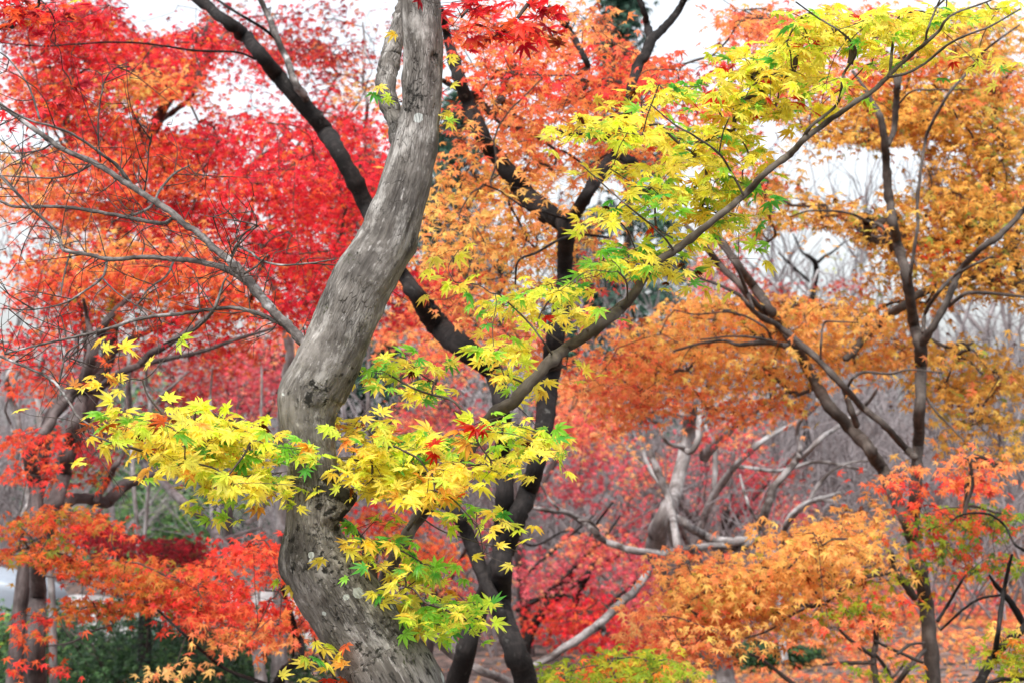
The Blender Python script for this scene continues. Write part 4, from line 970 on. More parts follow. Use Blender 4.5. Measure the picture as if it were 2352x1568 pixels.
# --- green-leaved low maple along the bottom
make_tree('maple_tree', 'low maple with olive green leaves at the bottom edge under the orange boughs', 'tree', 'brown',
          [('trunk', [(1500, 1800, 30), (1480, 1700, 26), (1440, 1620, 18), (1400, 1560, 9)], 11.4, 11.2, True), ('branch', [(1480, 1700, 14), (1540, 1610, 10), (1600, 1545, 6)], 11.4, 11.5, False), ('branch', [(1460, 1650, 12), (1360, 1590, 9), (1290, 1555, 5)], 11.3, 11.1, False)],
          [(1300, 1535, 70, 34, 1.9, 'olive'), (1400, 1520, 90, 36, 2.1, 'olive'), (1500, 1520, 90, 34, 2.0, 'olive'), (1580, 1540, 50, 30, 1.6, 'orange'), (1440, 1560, 120, 30, 1.8, 'olive'), (1560, 1565, 60, 26, 1.5, 'olive')], 11.3, dict(MID, pad=.16, dd=.35))

# --- maple whose stems cross the lower right corner
est = [('trunk', C(9, [(2000, 1640, 36), (2060, 1530, 34), (2150, 1370, 32), (2260, 1250, 30), (2352, 1180, 30), (2480, 1060, 26)]), 11.0, 11.2, True),
       ('branch', C(9, [(2150, 1370, 20), (2180, 1200, 18), (2215, 930, 15), (2245, 780, 13), (2272, 680, 10)]), 11.0, 10.8, False),
       ('branch', C(9, [(2480, 1280, 30), (2352, 1140, 26), (2250, 980, 22), (2160, 880, 15), (2120, 820, 8)]), 11.4, 11.2, False),
       ('branch', C(9, [(2200, 950, 9), (2050, 980, 9), (1930, 1060, 9), (1790, 1190, 8)]), 11.3, 11.6, False),
       ('branch', C(9, [(2000, 1640, 18), (2150, 1530, 16), (2300, 1520, 14), (2400, 1510, 12)]), 11.0, 10.8, False),
       ('branch', C(9, [(1770, 1130, 12), (1850, 1000, 12), (1920, 880, 10), (1960, 820, 6)]), 11.5, 11.2, False),
       ('branch', C(9, [(2480, 700, 12), (2300, 620, 9), (2220, 480, 8), (2100, 405, 9), (1950, 410, 7), (1870, 450, 5)]), 11.2, 11.4, False)]
ereg = [(2110, 1120, 70, 26, .7, 'brickred', 1.1), (2240, 1110, 100, 42, 1.3, 'redor', 1.2), (2190, 1180, 130, 36, 1.5, 'greenred', 1.1), (2280, 1200, 80, 44, 1.5, 'greenred', 1.1), (2100, 1160, 70, 24, .6, 'brickred', 1.1), (2180, 1260, 90, 40, 1.3, 'greenred', 1.1), (2300, 1285, 50, 46, 1.4, 'greenred', 1.1), (2060, 1090, 50, 34, 1.1, 'oranger', 1.1), (2130, 1220, 70, 36, 1.0, 'greenred', 1.1), (2250, 1060, 100, 34, 1.3, 'oranger', .3), (2310, 1490, 60, 50, 1.4, 'olive', -.1), (2330, 1540, 40, 30, 1.3, 'olive', -.1), (2230, 1310, 70, 30, .8, 'greenred', 1.1), (2065, 1370, 30, 30, .7, 'brickred', .4), (2280, 1450, 60, 30, .8, 'orange', .2)]
make_tree('maple_tree', 'dark-stemmed maple in the lower right corner with mixed red and green leaves', 'tree', 'dark', est, ereg, 11.2, dict(MID, pad=.17, dd=.35))
make_tree('maple_sapling', 'thin twiggy sapling with scattered green and orange leaves under the orange boughs at lower right', 'young tree', 'brown',
          [('trunk', [(2016, 1700, 9), (2012, 1568, 8), (2007, 1504, 7), (2013, 1472, 7), (2009, 1424, 6), (1996, 1400, 4), (1990, 1370, 3)], 12.2, 12.0, True),
           ('branch', [(2007, 1506, 5), (1965, 1478, 5), (1926, 1442, 3)], 12.1, 11.9, False), ('branch', [(2020, 1445, 4), (2030, 1432, 4), (2055, 1433, 3)], 12.1, 12.0, False),
           ('branch', [(2055, 1575, 7), (2090, 1530, 7), (2124, 1492, 6)], 12.4, 12.6, False), ('branch', [(2008, 1520, 5), (1950, 1520, 5), (1890, 1525, 3)], 12.1, 12.0, False),
           ('branch', [(2010, 1500, 4), (2040, 1540, 4), (2050, 1555, 3), (2080, 1520, 3)], 12.1, 12.2, False), ('branch', [(1870, 1600, 6), (1810, 1560, 5), (1760, 1520, 4), (1722, 1500, 3)], 12.3, 12.2, False),
           ('branch', [(2062, 1500, 4), (2090, 1480, 4), (2122, 1475, 3)], 12.1, 12.4, False), ('branch', [(2120, 1520, 4), (2050, 1490, 4), (2010, 1470, 3)], 12.3, 12.1, False)],
          [(1990, 1400, 70, 34, .7, 'greenred'), (1960, 1440, 50, 26, .7, 'oranger'), (2040, 1410, 60, 26, .6, 'oranger'), (2060, 1540, 50, 24, .5, 'olive'), (2000, 1545, 60, 20, .6, 'olive'), (1930, 1400, 50, 22, .6, 'olive')], 12.1, dict(MID, pad=.16, dd=.3))
# --- dark crooked limb reaching in from the right edge
make_tree('maple_tree', 'dark crooked limb reaching in from the right edge and ending in a broken stub', 'tree', 'brown',
          [('trunk', C(6, [(2900, 1900, 60), (2780, 1300, 56), (2620, 800, 50), (2500, 560, 44), (2352, 425, 30), (2240, 385, 25), (2130, 380, 24), (2080, 360, 22)]), 14.5, 14.2, True),
           ('branch', C(6, [(2330, 330, 18), (2270, 140, 26), (2180, 240, 28), (2080, 315, 28), (1950, 370, 26), (1780, 420, 27), (1640, 465, 27), (1550, 540, 28), (1420, 620, 29), (1280, 750, 29), (1200, 860, 27), (1150, 895, 26)]), 14.4, 13.6, False),
           ('branch', C(6, [(2352, 440, 22), (2330, 360, 26), (2300, 260, 24), (2290, 100, 18)]), 14.2, 14.4, False)],
          [(2280, 680, 80, 40, 1.2, 'ochre', .2), (2330, 560, 50, 60, 1.4, 'ochre', .2), (2100, 330, 120, 60, 1.0, 'ochre', .6), (2300, 450, 60, 80, 1.2, 'ochre', .4)], 14.2, dict(MID, size=.043, pad=.24))
# --- the lower left: two rough trunks with tiers of brick-red leaves
LL = dict(MID, size=0.040, pad=0.22, dd=0.45, dens=2.15, thick=.10)
l1 = [('trunk', C(7, [(250, 1546, 62), (248, 1250, 60), (252, 1000, 58), (255, 760, 52), (258, 560, 48), (252, 400, 46), (238, 200, 46), (200, 0, 44)]) + C(4, [(310, 1380, 40), (370, 1260, 38), (470, 1140, 38), (560, 1030, 38), (620, 880, 36), (660, 760, 30), (720, 640, 26), (830, 520, 18), (950, 420, 12)]), 13.2, 14.0, True),
      ('trunk_fork', C(7, [(330, 420, 50), (370, 330, 56), (430, 150, 48), (445, 0, 42)]) + C(4, [(450, 1540, 42), (500, 1320, 42), (560, 1150, 40), (600, 950, 34), (610, 780, 26), (590, 640, 18), (560, 500, 12)]), 13.3, 13.9, False),
      ('branch', C(4, [(600, 1120, 26), (700, 1075, 27), (850, 975, 28), (1000, 925, 22), (1200, 885, 16), (1400, 835, 14), (1600, 765, 13), (1850, 690, 10)]), 13.9, 13.6, False),
      ('branch', C(4, [(940, 930, 22), (1000, 870, 24), (1110, 815, 26), (1250, 720, 22), (1380, 625, 16), (1430, 580, 12), (1520, 480, 8)]), 13.7, 13.4, False),
      ('branch', C(7, [(440, 330, 40), (560, 300, 34), (700, 330, 40), (760, 290, 42), (840, 215, 38), (960, 165, 34), (1060, 120, 30), (1150, 90, 22)]), 13.6, 14.4, False),
      ('branch', C(7, [(640, 320, 22), (700, 220, 24), (740, 150, 24), (790, 60, 18), (830, 0, 14)]), 13.7, 13.9, False),
      ('branch', C(7, [(280, 820, 7), (560, 870, 8), (800, 960, 9), (1040, 1040, 9), (1100, 1090, 8)]), 13.1, 12.4, False),
      ('branch', C(7, [(290, 1300, 7), (480, 1270, 7), (640, 1190, 7), (760, 1150, 5)]), 13.1, 12.5, False),
      ('branch', C(7, [(280, 560, 7), (140, 620, 8), (60, 680, 8), (-30, 740, 8)]), 13.1, 12.7, False)]
l1r = [(60, 1200, 80, 36, 1.4, 'brick', -.7), (160, 1180, 100, 34, 1.5, 'brick', -.7), (250, 1205, 80, 26, 1.4, 'brickred', -.7), (100, 1265, 100, 44, 1.6, 'brick', -.7), (250, 1290, 120, 44, 1.6, 'brick', -.8), (380, 1320, 120, 44, 1.7, 'brick', -.9), (470, 1350, 100, 44, 1.8, 'brickred', -.9), (340, 1385, 140, 28, 1.6, 'brick', -.9), (210, 1385, 100, 26, 1.4, 'brick', -.8), (480, 1400, 110, 30, 1.6, 'brickred', -.9),
       (50, 1400, 60, 24, 1.2, 'brickred', -.8), (100, 1415, 40, 18, 1.2, 'brickred', -.8), (80, 1520, 90, 26, .5, 'brickred', -.7), (170, 1500, 60, 26, .5, 'brickred', -.7), (320, 1160, 70, 20, .8, 'brick', -.7), (80, 1080, 70, 50, 1.2, 'brickred', .2), (40, 1010, 50, 50, 1.4, 'brickred', .3), (120, 1000, 60, 40, .9, 'brickred', .3), (250, 1100, 90, 40, .9, 'brick', .3), (60, 1460, 60, 16, .7, 'brick', -.7), (300, 1340, 60, 30, 1.2, 'brick', -.8), (560, 1390, 60, 30, 1.1, 'brickred', -.8)]
make_tree('maple_tree', 'rough brown forked trunk near the left edge with tiers of brick-red leaves', 'tree', 'mauve', l1, l1r, 13.3, LL)
# --- thin dark sapling beside the foot of the grey trunk
make_tree('maple_tree', 'thin dark maple sapling with scarlet and orange leaves left of the grey trunk', 'tree', 'dark',
          [('trunk', C(7, [(1850, 1640, 40), (1890, 1500, 36), (1950, 1430, 30), (2020, 1370, 22), (2025, 1270, 18), (1985, 1190, 18), (1960, 1090, 16), (1925, 980, 12), (1890, 900, 8)]), 12.0, 11.6, True),
           ('branch', C(7, [(1985, 1180, 9), (2050, 1110, 8), (2100, 1060, 5)]), 11.8, 11.6, False), ('branch', C(7, [(1970, 1370, 9), (1975, 1250, 8), (1968, 1180, 6)]), 12, 11.7, False),
           ('branch', C(7, [(1880, 1580, 16), (1760, 1540, 14), (1500, 1440, 12), (1250, 1230, 11), (1110, 1100, 9), (1050, 1050, 5)]), 12.0, 11.7, False)],
          [(620, 1260, 60, 40, 1.8, 'brickred'), (560, 1265, 90, 34, 1.6, 'brickred'), (500, 1290, 70, 30, 1.4, 'brickred'), (640, 1300, 50, 34, 1.4, 'brickred'), (640, 1430, 50, 44, 1.5, 'redor'), (680, 1400, 40, 40, 1.4, 'redor'), (560, 1450, 100, 40, 1.5, 'oranger'), (650, 1470, 50, 26, 1.1, 'oranger'), (480, 1440, 60, 26, 1.0, 'oranger'), (620, 1360, 36, 40, .8, 'brickred'), (690, 1340, 20, 40, 1.2, 'brickred'), (400, 1530, 60, 22, .8, 'peach', -.2), (330, 1552, 40, 16, .9, 'peach', -.2), (440, 1500, 60, 22, .5, 'peach', -.1), (500, 1545, 40, 12, .4, 'peach')], 11.8, LL)

# --- red maples filling the upper left
RED = dict(MID, dens=3.2, size=0.040, pad=0.30, dd=0.9, per=30, thick=.2, twiglets=1, twig=.0016)
ul = [('trunk', C(4, [(420, 1650, 60), (620, 1150, 54), (720, 900, 50), (760, 640, 44)]) + C(1, [(860, 1250, 38), (960, 1000, 36), (1040, 860, 38), (1105, 700, 38), (1210, 600, 36), (1290, 520, 34), (1380, 410, 26), (1470, 290, 22), (1540, 190, 14)]), 16.6, 16.8, True),
      ('branch', C(1, [(1235, 575, 26), (1290, 440, 26), (1350, 300, 26), (1410, 160, 22), (1440, 60, 16)]), 16.8, 17.0, False),
      ('branch', C(1, [(1060, 830, 20), (1150, 760, 18), (1260, 680, 16), (1320, 600, 10)]), 16.7, 16.4, False),
      ('branch', C(1, [(980, 960, 16), (900, 780, 15), (830, 560, 12), (780, 400, 8)]), 16.6, 16.3, False)]
ulr = [(520, 120, 100, 70, .8, 'red', .6), (570, 260, 80, 40, .9, 'red', .5), (330, 90, 120, 50, .9, 'red', .3), (430, 20, 80, 36, .7, 'dkred', .4), (70, 370, 80, 36, 1.3, 'ochre', .3), (330, 190, 80, 46, 1.4, 'orange', -.5), (240, 240, 60, 36, 1.1, 'brick', -.5), (300, 20, 110, 40, 1.2, 'dkred'), (180, 30, 120, 50, 1.3, 'red'), (460, 190, 60, 50, 1.1, 'redor'), (60, 330, 70, 40, 1.0, 'brick', .2), (430, 400, 120, 50, 1.0, 'redor', -.4), (180, 120, 170, 110, 1.5, 'red'), (360, 160, 130, 90, 1.4, 'red'), (140, 290, 140, 100, 1.5, 'red'), (320, 330, 160, 90, 1.5, 'redor', .1), (470, 330, 120, 90, 1.4, 'red'), (350, 180, 80, 50, .9, 'orange', .2), (410, 480, 160, 80, 1.5, 'red'), (220, 470, 180, 80, 1.5, 'redor'), (450, 80, 90, 60, 1.1, 'red'), (560, 110, 80, 60, .9, 'dkred'), (60, 60, 80, 80, 1.2, 'dkred'), (300, 60, 90, 50, 1.0, 'red'), (90, 190, 110, 60, 1.1, 'redor')]
make_tree('maple_tree', 'red maple whose leaning brown trunk splits high in the upper left against white sky', 'tree', 'mauve', ul, ulr, 16.7, RED)
ml = [('trunk', C(4, [(280, 1600, 46), (340, 1280, 40), (480, 1130, 40), (560, 1040, 36), (700, 900, 26), (900, 760, 20), (1180, 640, 16), (1400, 520, 12), (1560, 420, 8)]), 15.4, 15.0, True),
      ('branch', C(4, [(560, 1040, 20), (580, 820, 18), (540, 560, 14), (480, 300, 12), (470, 120, 10)]) + C(1, [(420, 1200, 8)]), 15.3, 15.6, False)]
mlr = [(250, 565, 110, 30, 1.3, 'orange', -.4), (420, 560, 110, 30, .9, 'oranger', -.4), (740, 600, 60, 30, 1.0, 'oranger', -.4), (330, 690, 140, 34, 1.1, 'brick', -.3), (100, 700, 90, 30, .9, 'brickred', -.2), (220, 380, 110, 50, 1.1, 'redor', -.3), (610, 430, 120, 80, 1.4, 'red'), (700, 360, 110, 70, 1.4, 'red'), (620, 560, 150, 70, 1.5, 'red'), (790, 430, 80, 100, 1.5, 'red'), (770, 570, 80, 70, 1.5, 'red'), (330, 610, 190, 70, 1.4, 'redor'), (120, 620, 130, 70, 1.3, 'redor'), (550, 690, 150, 50, 1.3, 'redor'), (710, 690, 110, 60, 1.3, 'red'), (400, 750, 140, 40, 1.0, 'red'), (60, 780, 80, 36, 1.2, 'red'), (210, 720, 90, 40, .9, 'red'), (120, 560, 90, 40, .8, 'dkred'), (500, 610, 120, 50, 1.1, 'redor'), (60, 430, 80, 60, 1.2, 'oranger'), (60, 880, 60, 36, .9, 'brickred'), (540, 780, 80, 30, .7, 'redor'), (850, 330, 60, 90, 1.1, 'red'), (640, 290, 80, 50, 1.2, 'red')]
make_tree('maple_tree', 'red maple on a crooked grey trunk behind the long bare branch at middle left', 'tree', 'mauve', ml, mlr, 15.2, RED)
make_tree('maple_tree', 'scarlet maple with pale grey stems showing between the dark limb and the grey trunk', 'tree', 'pale',
          [('trunk', C(4, [(1900, 1600, 44), (1920, 1100, 40), (1940, 800, 34), (1800, 300, 26)]) + C(1, [(1580, 1280, 26), (1640, 1190, 26), (1720, 1090, 26), (1850, 1000, 24), (1960, 920, 22), (2050, 860, 18), (2160, 700, 12), (2260, 520, 8)]), 19.5, 19.8, True),
           ('branch', C(1, [(1720, 1090, 18), (1760, 1000, 17), (1830, 890, 14), (1790, 780, 8)]), 19.6, 19.8, False),
           ('branch', C(1, [(1660, 1260, 16), (1820, 1140, 15), (1960, 1050, 14), (2010, 960, 10), (2100, 900, 6)]), 19.2, 19.0, False)],
          [(480, 20, 90, 30, .9, 'dkred'), (620, 30, 90, 36, 1.1, 'red'), (740, 20, 90, 40, 1.1, 'dkred'), (650, 130, 80, 50, 1.1, 'red'), (860, 130, 50, 70, 1.0, 'dkred'), (560, 200, 70, 60, .7, 'red'), (380, 60, 90, 50, .6, 'dkred'), (520, 60, 80, 60, .8, 'dkred'), (760, 110, 120, 110, 1.5, 'dkred'), (850, 60, 70, 70, 1.2, 'dkred'), (640, 90, 90, 80, 1.0, 'dkred'), (720, 230, 80, 50, 1.1, 'red'), (830, 200, 60, 50, 1.0, 'orange', -.5), (640, 210, 60, 50, .8, 'red'), (800, 300, 70, 60, 1.3, 'red'), (720, 480, 110, 60, 1.2, 'red'), (860, 430, 40, 90, 1.3, 'red'), (860, 170, 50, 60, .7, 'oranger'), (980, 640, 50, 60, 2.0, 'red'), (960, 720, 60, 40, 1.4, 'red'), (680, 620, 90, 60, 1.0, 'red'), (560, 240, 60, 40, .6, 'dkred'), (800, 640, 60, 60, 1.0, 'red')], 19.5, dict(RED, size=.045, dd=.7, pad=.3))
make_tree('maple_tree', 'dark crimson maple spread low across the gap at lower left, deepest red of the grove', 'tree', 'dark',
          [('trunk', [(330, 1560, 16), (335, 1400, 15), (350, 1300, 12), (400, 1260, 8)], 19, 19, True), ('branch', [(345, 1320, 9), (270, 1270, 7), (220, 1235, 5)], 19, 18.7, False)],
          [(300, 1240, 120, 30, 1.7, 'crimson'), (400, 1256, 70, 36, 1.8, 'crimson'), (220, 1215, 90, 26, 1.3, 'crimson'), (440, 1280, 50, 30, 1.2, 'crimson'), (340, 1210, 40, 16, 1.2, 'crimson')], 18.8, dict(RED, size=.045, dd=.5, pad=.26))

# --- twisted pale maple in the middle distance
tw_ = [('trunk', [(1660, 1660, 40), (1652, 1560, 36), (1640, 1490, 33), (1605, 1420, 30)] + C(8, [(2290, 960, 80), (2200, 760, 76), (2140, 640, 72), (2160, 500, 62), (2215, 380, 54), (2270, 250, 48)]) + C(6, [(95, 1400, 46), (110, 1280, 46), (120, 1180, 40), (160, 1080, 26), (190, 960, 14)]), 18.0, 18.2, True),
       ('branch', C(6, [(200, 1560, 40), (290, 1450, 36), (420, 1330, 32), (520, 1240, 28), (640, 1150, 18), (700, 1080, 10)]), 18.0, 17.6, False),
       ('branch', C(6, [(170, 1340, 30), (240, 1260, 32), (330, 1200, 30), (440, 1110, 26), (500, 1020, 14)]), 18.1, 17.8, False),
       ('branch', C(9, [(10, 640, 26), (-40, 470, 24), (20, 440, 30), (90, 480, 30), (200, 550, 32), (330, 595, 34), (450, 590, 30), (560, 575, 18)]), 17.8, 17.4, False),
       ('branch', C(9, [(540, 575, 34), (560, 500, 32), (620, 380, 32), (665, 240, 28), (740, 150, 26), (830, 40, 24), (900, -10, 20)]) + C(6, [(1000, 1420, 18), (1140, 1330, 17), (1280, 1220, 16), (1370, 1090, 12)]), 17.4, 17.0, False),
       ('branch', C(9, [(840, 30, 17), (835, 0, 15)]) + C(6, [(850, 1500, 15), (830, 1400, 15), (850, 1310, 15), (950, 1220, 13), (960, 1130, 8)]), 17.1, 17.0, False),
       ('branch', C(8, [(1280, 360, 14), (1400, 385, 16), (1530, 400, 17), (1640, 455, 22), (1730, 530, 24), (1800, 590, 24), (1950, 645, 26), (2150, 675, 28), (2300, 655, 28)]) + C(9, [(130, 640, 26), (300, 625, 26), (430, 635, 26), (510, 610, 22), (520, 570, 16)]), 17.2, 17.3, False),
       ('branch', C(8, [(1620, 450, 12), (1700, 460, 13), (1750, 520, 14)]), 17.1, 17.2, False),
       ('branch', C(8, [(1360, 200, 8), (1410, 290, 10), (1460, 350, 10), (1520, 385, 9)]), 17.0, 17.2, False),
       ('branch', C(8, [(2100, -10, 22), (2160, 150, 26), (2230, 330, 28), (2280, 600, 26), (2310, 740, 30), (2370, 900, 34), (2460, 1150, 38)]), 17.3, 17.0, False),
       ('branch', C(6, [(30, 1480, 20), (110, 1520, 22), (160, 1440, 24), (170, 1320, 24), (200, 1180, 22), (240, 1050, 20), (300, 950, 10)]), 17.4, 17.3, False),
       ('branch', C(5, [(2352, 1500, 15), (2220, 1460, 15), (2170, 1380, 15), (2160, 1330, 15), (2060, 1270, 16), (1980, 1210, 15), (1890, 1090, 10)]), 17.4, 17.2, False),
       ('branch', C(5, [(2060, 1250, 18), (2220, 1250, 20), (2352, 1280, 24)]) + C(6, [(90, 1300, 26)]), 17.4, 18.0, False)]
twr = [(1500, 930, 80, 40, .5, 'peachor'), (1640, 980, 90, 40, .4, 'pinkor'), (1730, 930, 60, 30, .6, 'peachor'), (1350, 960, 80, 40, .5, 'pinkor'), (1400, 1020, 60, 30, .4, 'peach')]
make_tree('maple_tree', 'twisted pale grey maple with snaking white-topped limbs in the middle distance', 'tree', 'pale', tw_, twr, 17.6, dict(RED, size=.045, pad=.3, dd=.4), twig='palet')
# --- pale straight leaning stems
make_tree('fallen_limb', 'pale straight limb slanting up to the right before the red thicket', 'fallen limb', 'pale',
          [('trunk', C(8, [(1180, 1580, 30), (1300, 1445, 28), (1480, 1340, 30), (1640, 1230, 32), (1780, 1130, 31), (1900, 1010, 30), (2000, 920, 28), (2092, 790, 22)]), 15.2, 16.4, True),
           ('branch', C(8, [(1770, 1140, 20), (1790, 1190, 18), (1785, 1220, 12)]), 15.7, 15.7, False)], [], 15.5, RED)
make_tree('fallen_limb', 'pale mottled limb lying low behind the black trunk near the bottom edge', 'fallen limb', 'pale',
          [('trunk', C(8, [(430, 900, 14), (500, 1010, 22), (600, 1170, 26), (690, 1290, 28), (800, 1380, 28), (950, 1450, 30), (1100, 1520, 34), (1240, 1620, 36)]), 14.6, 15.0, False)], [], 15, RED)
make_tree('bare_tree', 'bare pale stem slanting down to the right through the green gap at lower left', 'tree', 'pale',
          [('trunk', C(7, [(1560, 720, 34), (1460, 570, 32), (1390, 460, 32), (1280, 360, 32), (1170, 270, 30), (1080, 170, 28), (1000, 60, 26), (940, -60, 20)]) + C(4, [(880, 1330, 14), (850, 1150, 10), (880, 980, 8)]), 16.0, 16.6, True),
           ('branch', C(7, [(1660, 470, 20), (1730, 420, 20), (1780, 340, 16), (1850, 250, 10)]), 17, 17, False), ('branch', C(7, [(1480, 590, 16), (1620, 540, 14), (1760, 500, 10)]), 17, 17.2, False)], [], 16, RED)
make_tree('bare_tree', 'bare whitish sapling closest to the left edge, under the red leaves', 'tree', 'pale',
          [('trunk', C(4, [(160, 1600, 20), (130, 1350, 22), (70, 1130, 22), (50, 1020, 18), (110, 900, 8)]), 16.5, 16.5, True),
           ('branch', C(4, [(85, 1150, 10), (100, 1050, 9), (140, 960, 6)]), 16.5, 16.6, False), ('branch', C(4, [(80, 1400, 8), (70, 1330, 8), (35, 1240, 8), (60, 1150, 6)]), 16.5, 16.3, False),
           ('branch', C(7, [(100, 480, 14), (170, 380, 16), (215, 290, 14), (250, 220, 8)]), 16.2, 16.3, False)], [], 16.5, RED)
make_tree('bare_tree', 'bare whitish sapling with a wavy stem, just left of the rough brown trunk', 'tree', 'pale',
          [('trunk', C(4, [(290, 1600, 24), (260, 1250, 24), (240, 1060, 24), (270, 960, 22), (300, 830, 16), (240, 620, 10), (220, 540, 6)]), 17.0, 17.4, True)], [], 17, RED)
make_tree('bare_tree', 'bare grey sapling with a long side stem, above the left band of yellow leaves', 'tree', 'pale',
          [('trunk', C(4, [(1010, 1560, 14), (1010, 1240, 14), (990, 1100, 14), (980, 960, 9), (960, 800, 5)]), 20, 20, True),
           ('branch', C(4, [(1010, 1240, 10), (1080, 1150, 10), (1170, 1070, 9), (1270, 980, 6)]), 20, 19.8, False), ('branch', C(4, [(1170, 1060, 6), (1110, 1080, 5)]), 20, 20, False)], [], 20, RED)
make_tree('bare_tree', 'thin upright grey stem left of the sapling with the long side stem', 'tree', 'pale',
          [('trunk', C(4, [(890, 1560, 16), (880, 1250, 16), (865, 1000, 14), (870, 850, 10), (900, 700, 5)]), 21, 21, True)], [], 20, RED)
make_tree('bare_tree', 'thinnest upright grey stem above the left band of yellow leaves', 'tree', 'pale',
          [('trunk', C(4, [(1410, 1500, 10), (1415, 1150, 9), (1430, 950, 6)]), 22, 22, True)], [], 20, RED)
make_tree('bare_tree', 'thin upright grey stem close against the left edge of the thick grey trunk', 'tree', 'pale',
          [('trunk', C(4, [(1755, 1300, 9), (1760, 1000, 8), (1740, 860, 5)]), 22, 22, True)], [], 20, RED)
make_tree('bare_tree', 'thin pale upright stem in the sky gap beside the top of the grey trunk', 'tree', 'pale',
          [('trunk', [(846, 900, 5), (848, 700, 5)] + C(2, [(215, 1310, 9), (195, 1100, 12), (185, 900, 13), (200, 700, 12), (175, 560, 11), (185, 330, 9), (170, 150, 7)]), 19.0, 19.2, True)], [], 19, RED)

make_tree('bare_tree', 'bare grey tree with arching pale stems, behind the twisted pale maple', 'tree', 'pale',
          [('trunk', [(1560, 1560, 14), (1575, 1380, 13), (1600, 1240, 11), (1650, 1120, 9), (1740, 1020, 7), (1850, 960, 4)], 23, 23, True),
           ('branch', [(1590, 1270, 8), (1540, 1150, 7), (1480, 1050, 6), (1460, 940, 4)], 23, 22.6, False), ('branch', [(1640, 1130, 7), (1640, 1030, 6), (1600, 930, 5), (1610, 860, 3)], 23, 23.3, False),
           ('branch', [(1690, 1070, 5), (1790, 1080, 5), (1880, 1060, 4), (1990, 1080, 3)], 23, 22.6, False), ('branch', [(1490, 1070, 4), (1420, 1010, 4), (1370, 950, 3)], 22.7, 22.5, False)], [], 23, RED)
make_tree('bare_tree', 'bare pale shrub-like tree with drooping whitish twigs, right of the twisted maple\'s broken limb', 'tree', 'pale',
          [('trunk', [(1800, 1500, 9), (1790, 1330, 8), (1800, 1220, 7), (1850, 1160, 6), (1930, 1130, 4)], 21, 21, True),
           ('branch', [(1795, 1260, 5), (1810, 1190, 5), (1860, 1150, 4), (1920, 1150, 3)], 21, 20.8, False), ('branch', [(1792, 1300, 5), (1760, 1230, 4), (1720, 1160, 4), (1700, 1090, 3)], 21, 21.2, False),
           ('branch', [(1850, 1160, 4), (1900, 1090, 4), (1960, 1060, 3), (2030, 1060, 2)], 21, 21, False)], [], 21, RED)

# --- red and pink maples further back, each on its own stems
FAR = dict(dens=2.6, size=0.05, detail=False, pad=0.36, dd=0.9, face=0.5, twiglets=0, twig=0.0025, per=26, thick=.25)
def far_maple(label, bx, d, top, stems, regs, bark='mauve', leaf=None, name='maple_tree', twig='twig'):
    st = []
    for i, pts in enumerate(stems):
        st.append(('trunk' if i == 0 else 'branch', pts, d, d + rng.uniform(-.6, .6), i == 0))
    return make_tree(name, label, 'tree', bark, st, regs, d, leaf or FAR, twig=twig)
far_maple('maple thicket with many dark slanting stems and bright red leaves low at centre right', 0, 22, 0,
          [C(8, [(1310, 1180, 34), (1390, 1050, 30), (1560, 820, 26), (1700, 660, 20), (1800, 560, 12), (1900, 420, 7)]), C(8, [(1400, 1040, 18), (1600, 880, 18), (1800, 740, 15), (1960, 640, 10), (2040, 580, 6)]), C(8, [(1560, 1130, 34), (1600, 1000, 26), (1680, 820, 24), (1760, 680, 16), (1880, 560, 8)]),
           C(8, [(1200, 1060, 16), (1420, 930, 16), (1620, 720, 14), (1740, 480, 10), (1850, 330, 6)]), C(8, [(1210, 870, 12), (1400, 700, 12), (1560, 560, 10), (1720, 420, 6)]), C(8, [(1740, 1120, 30), (1850, 1010, 24), (2000, 880, 18), (2080, 800, 10)]), C(8, [(1210, 1000, 9), (1500, 960, 9), (1800, 990, 7), (2000, 1010, 5)]), C(8, [(1180, 560, 8), (1330, 620, 8), (1550, 520, 6), (1750, 600, 5)])],
          [(1350, 1400, 130, 50, 1.5, 'red'), (1480, 1330, 100, 44, 1.2, 'pink'), (1300, 1330, 100, 44, 1.1, 'pink'), (1420, 1270, 110, 40, .9, 'pink'), (1260, 1420, 60, 50, 1.2, 'brickred'), (1420, 1460, 120, 30, 1.4, 'red'), (1350, 1240, 80, 40, .7, 'pinkor'), (1250, 1290, 60, 50, .7, 'pink'), (1500, 1400, 80, 40, 1.2, 'pink')], 'dark')
far_maple('orange-red maple seen low between the grey trunk and the slim slanting stem', 0, 17, 0,
          [[(960, 1640, 12), (985, 1500, 11), (1000, 1380, 9), (985, 1280, 6)], [(1000, 1390, 7), (1050, 1300, 6), (1080, 1240, 4)], [(995, 1420, 6), (930, 1320, 5), (890, 1230, 4)]],
          [(850, 1180, 60, 44, 1.6, 'redor'), (880, 1250, 60, 36, 1.5, 'oranger'), (990, 1270, 70, 40, 1.4, 'redor'), (1010, 1330, 60, 30, 1.1, 'pinkor'), (900, 1310, 50, 40, 1.3, 'oranger'), (1060, 1400, 60, 50, 1.0, 'pink'), (930, 1200, 50, 30, 1.0, 'redor')], 'mauve', dict(FAR, pad=.24, dd=.4, size=.042))
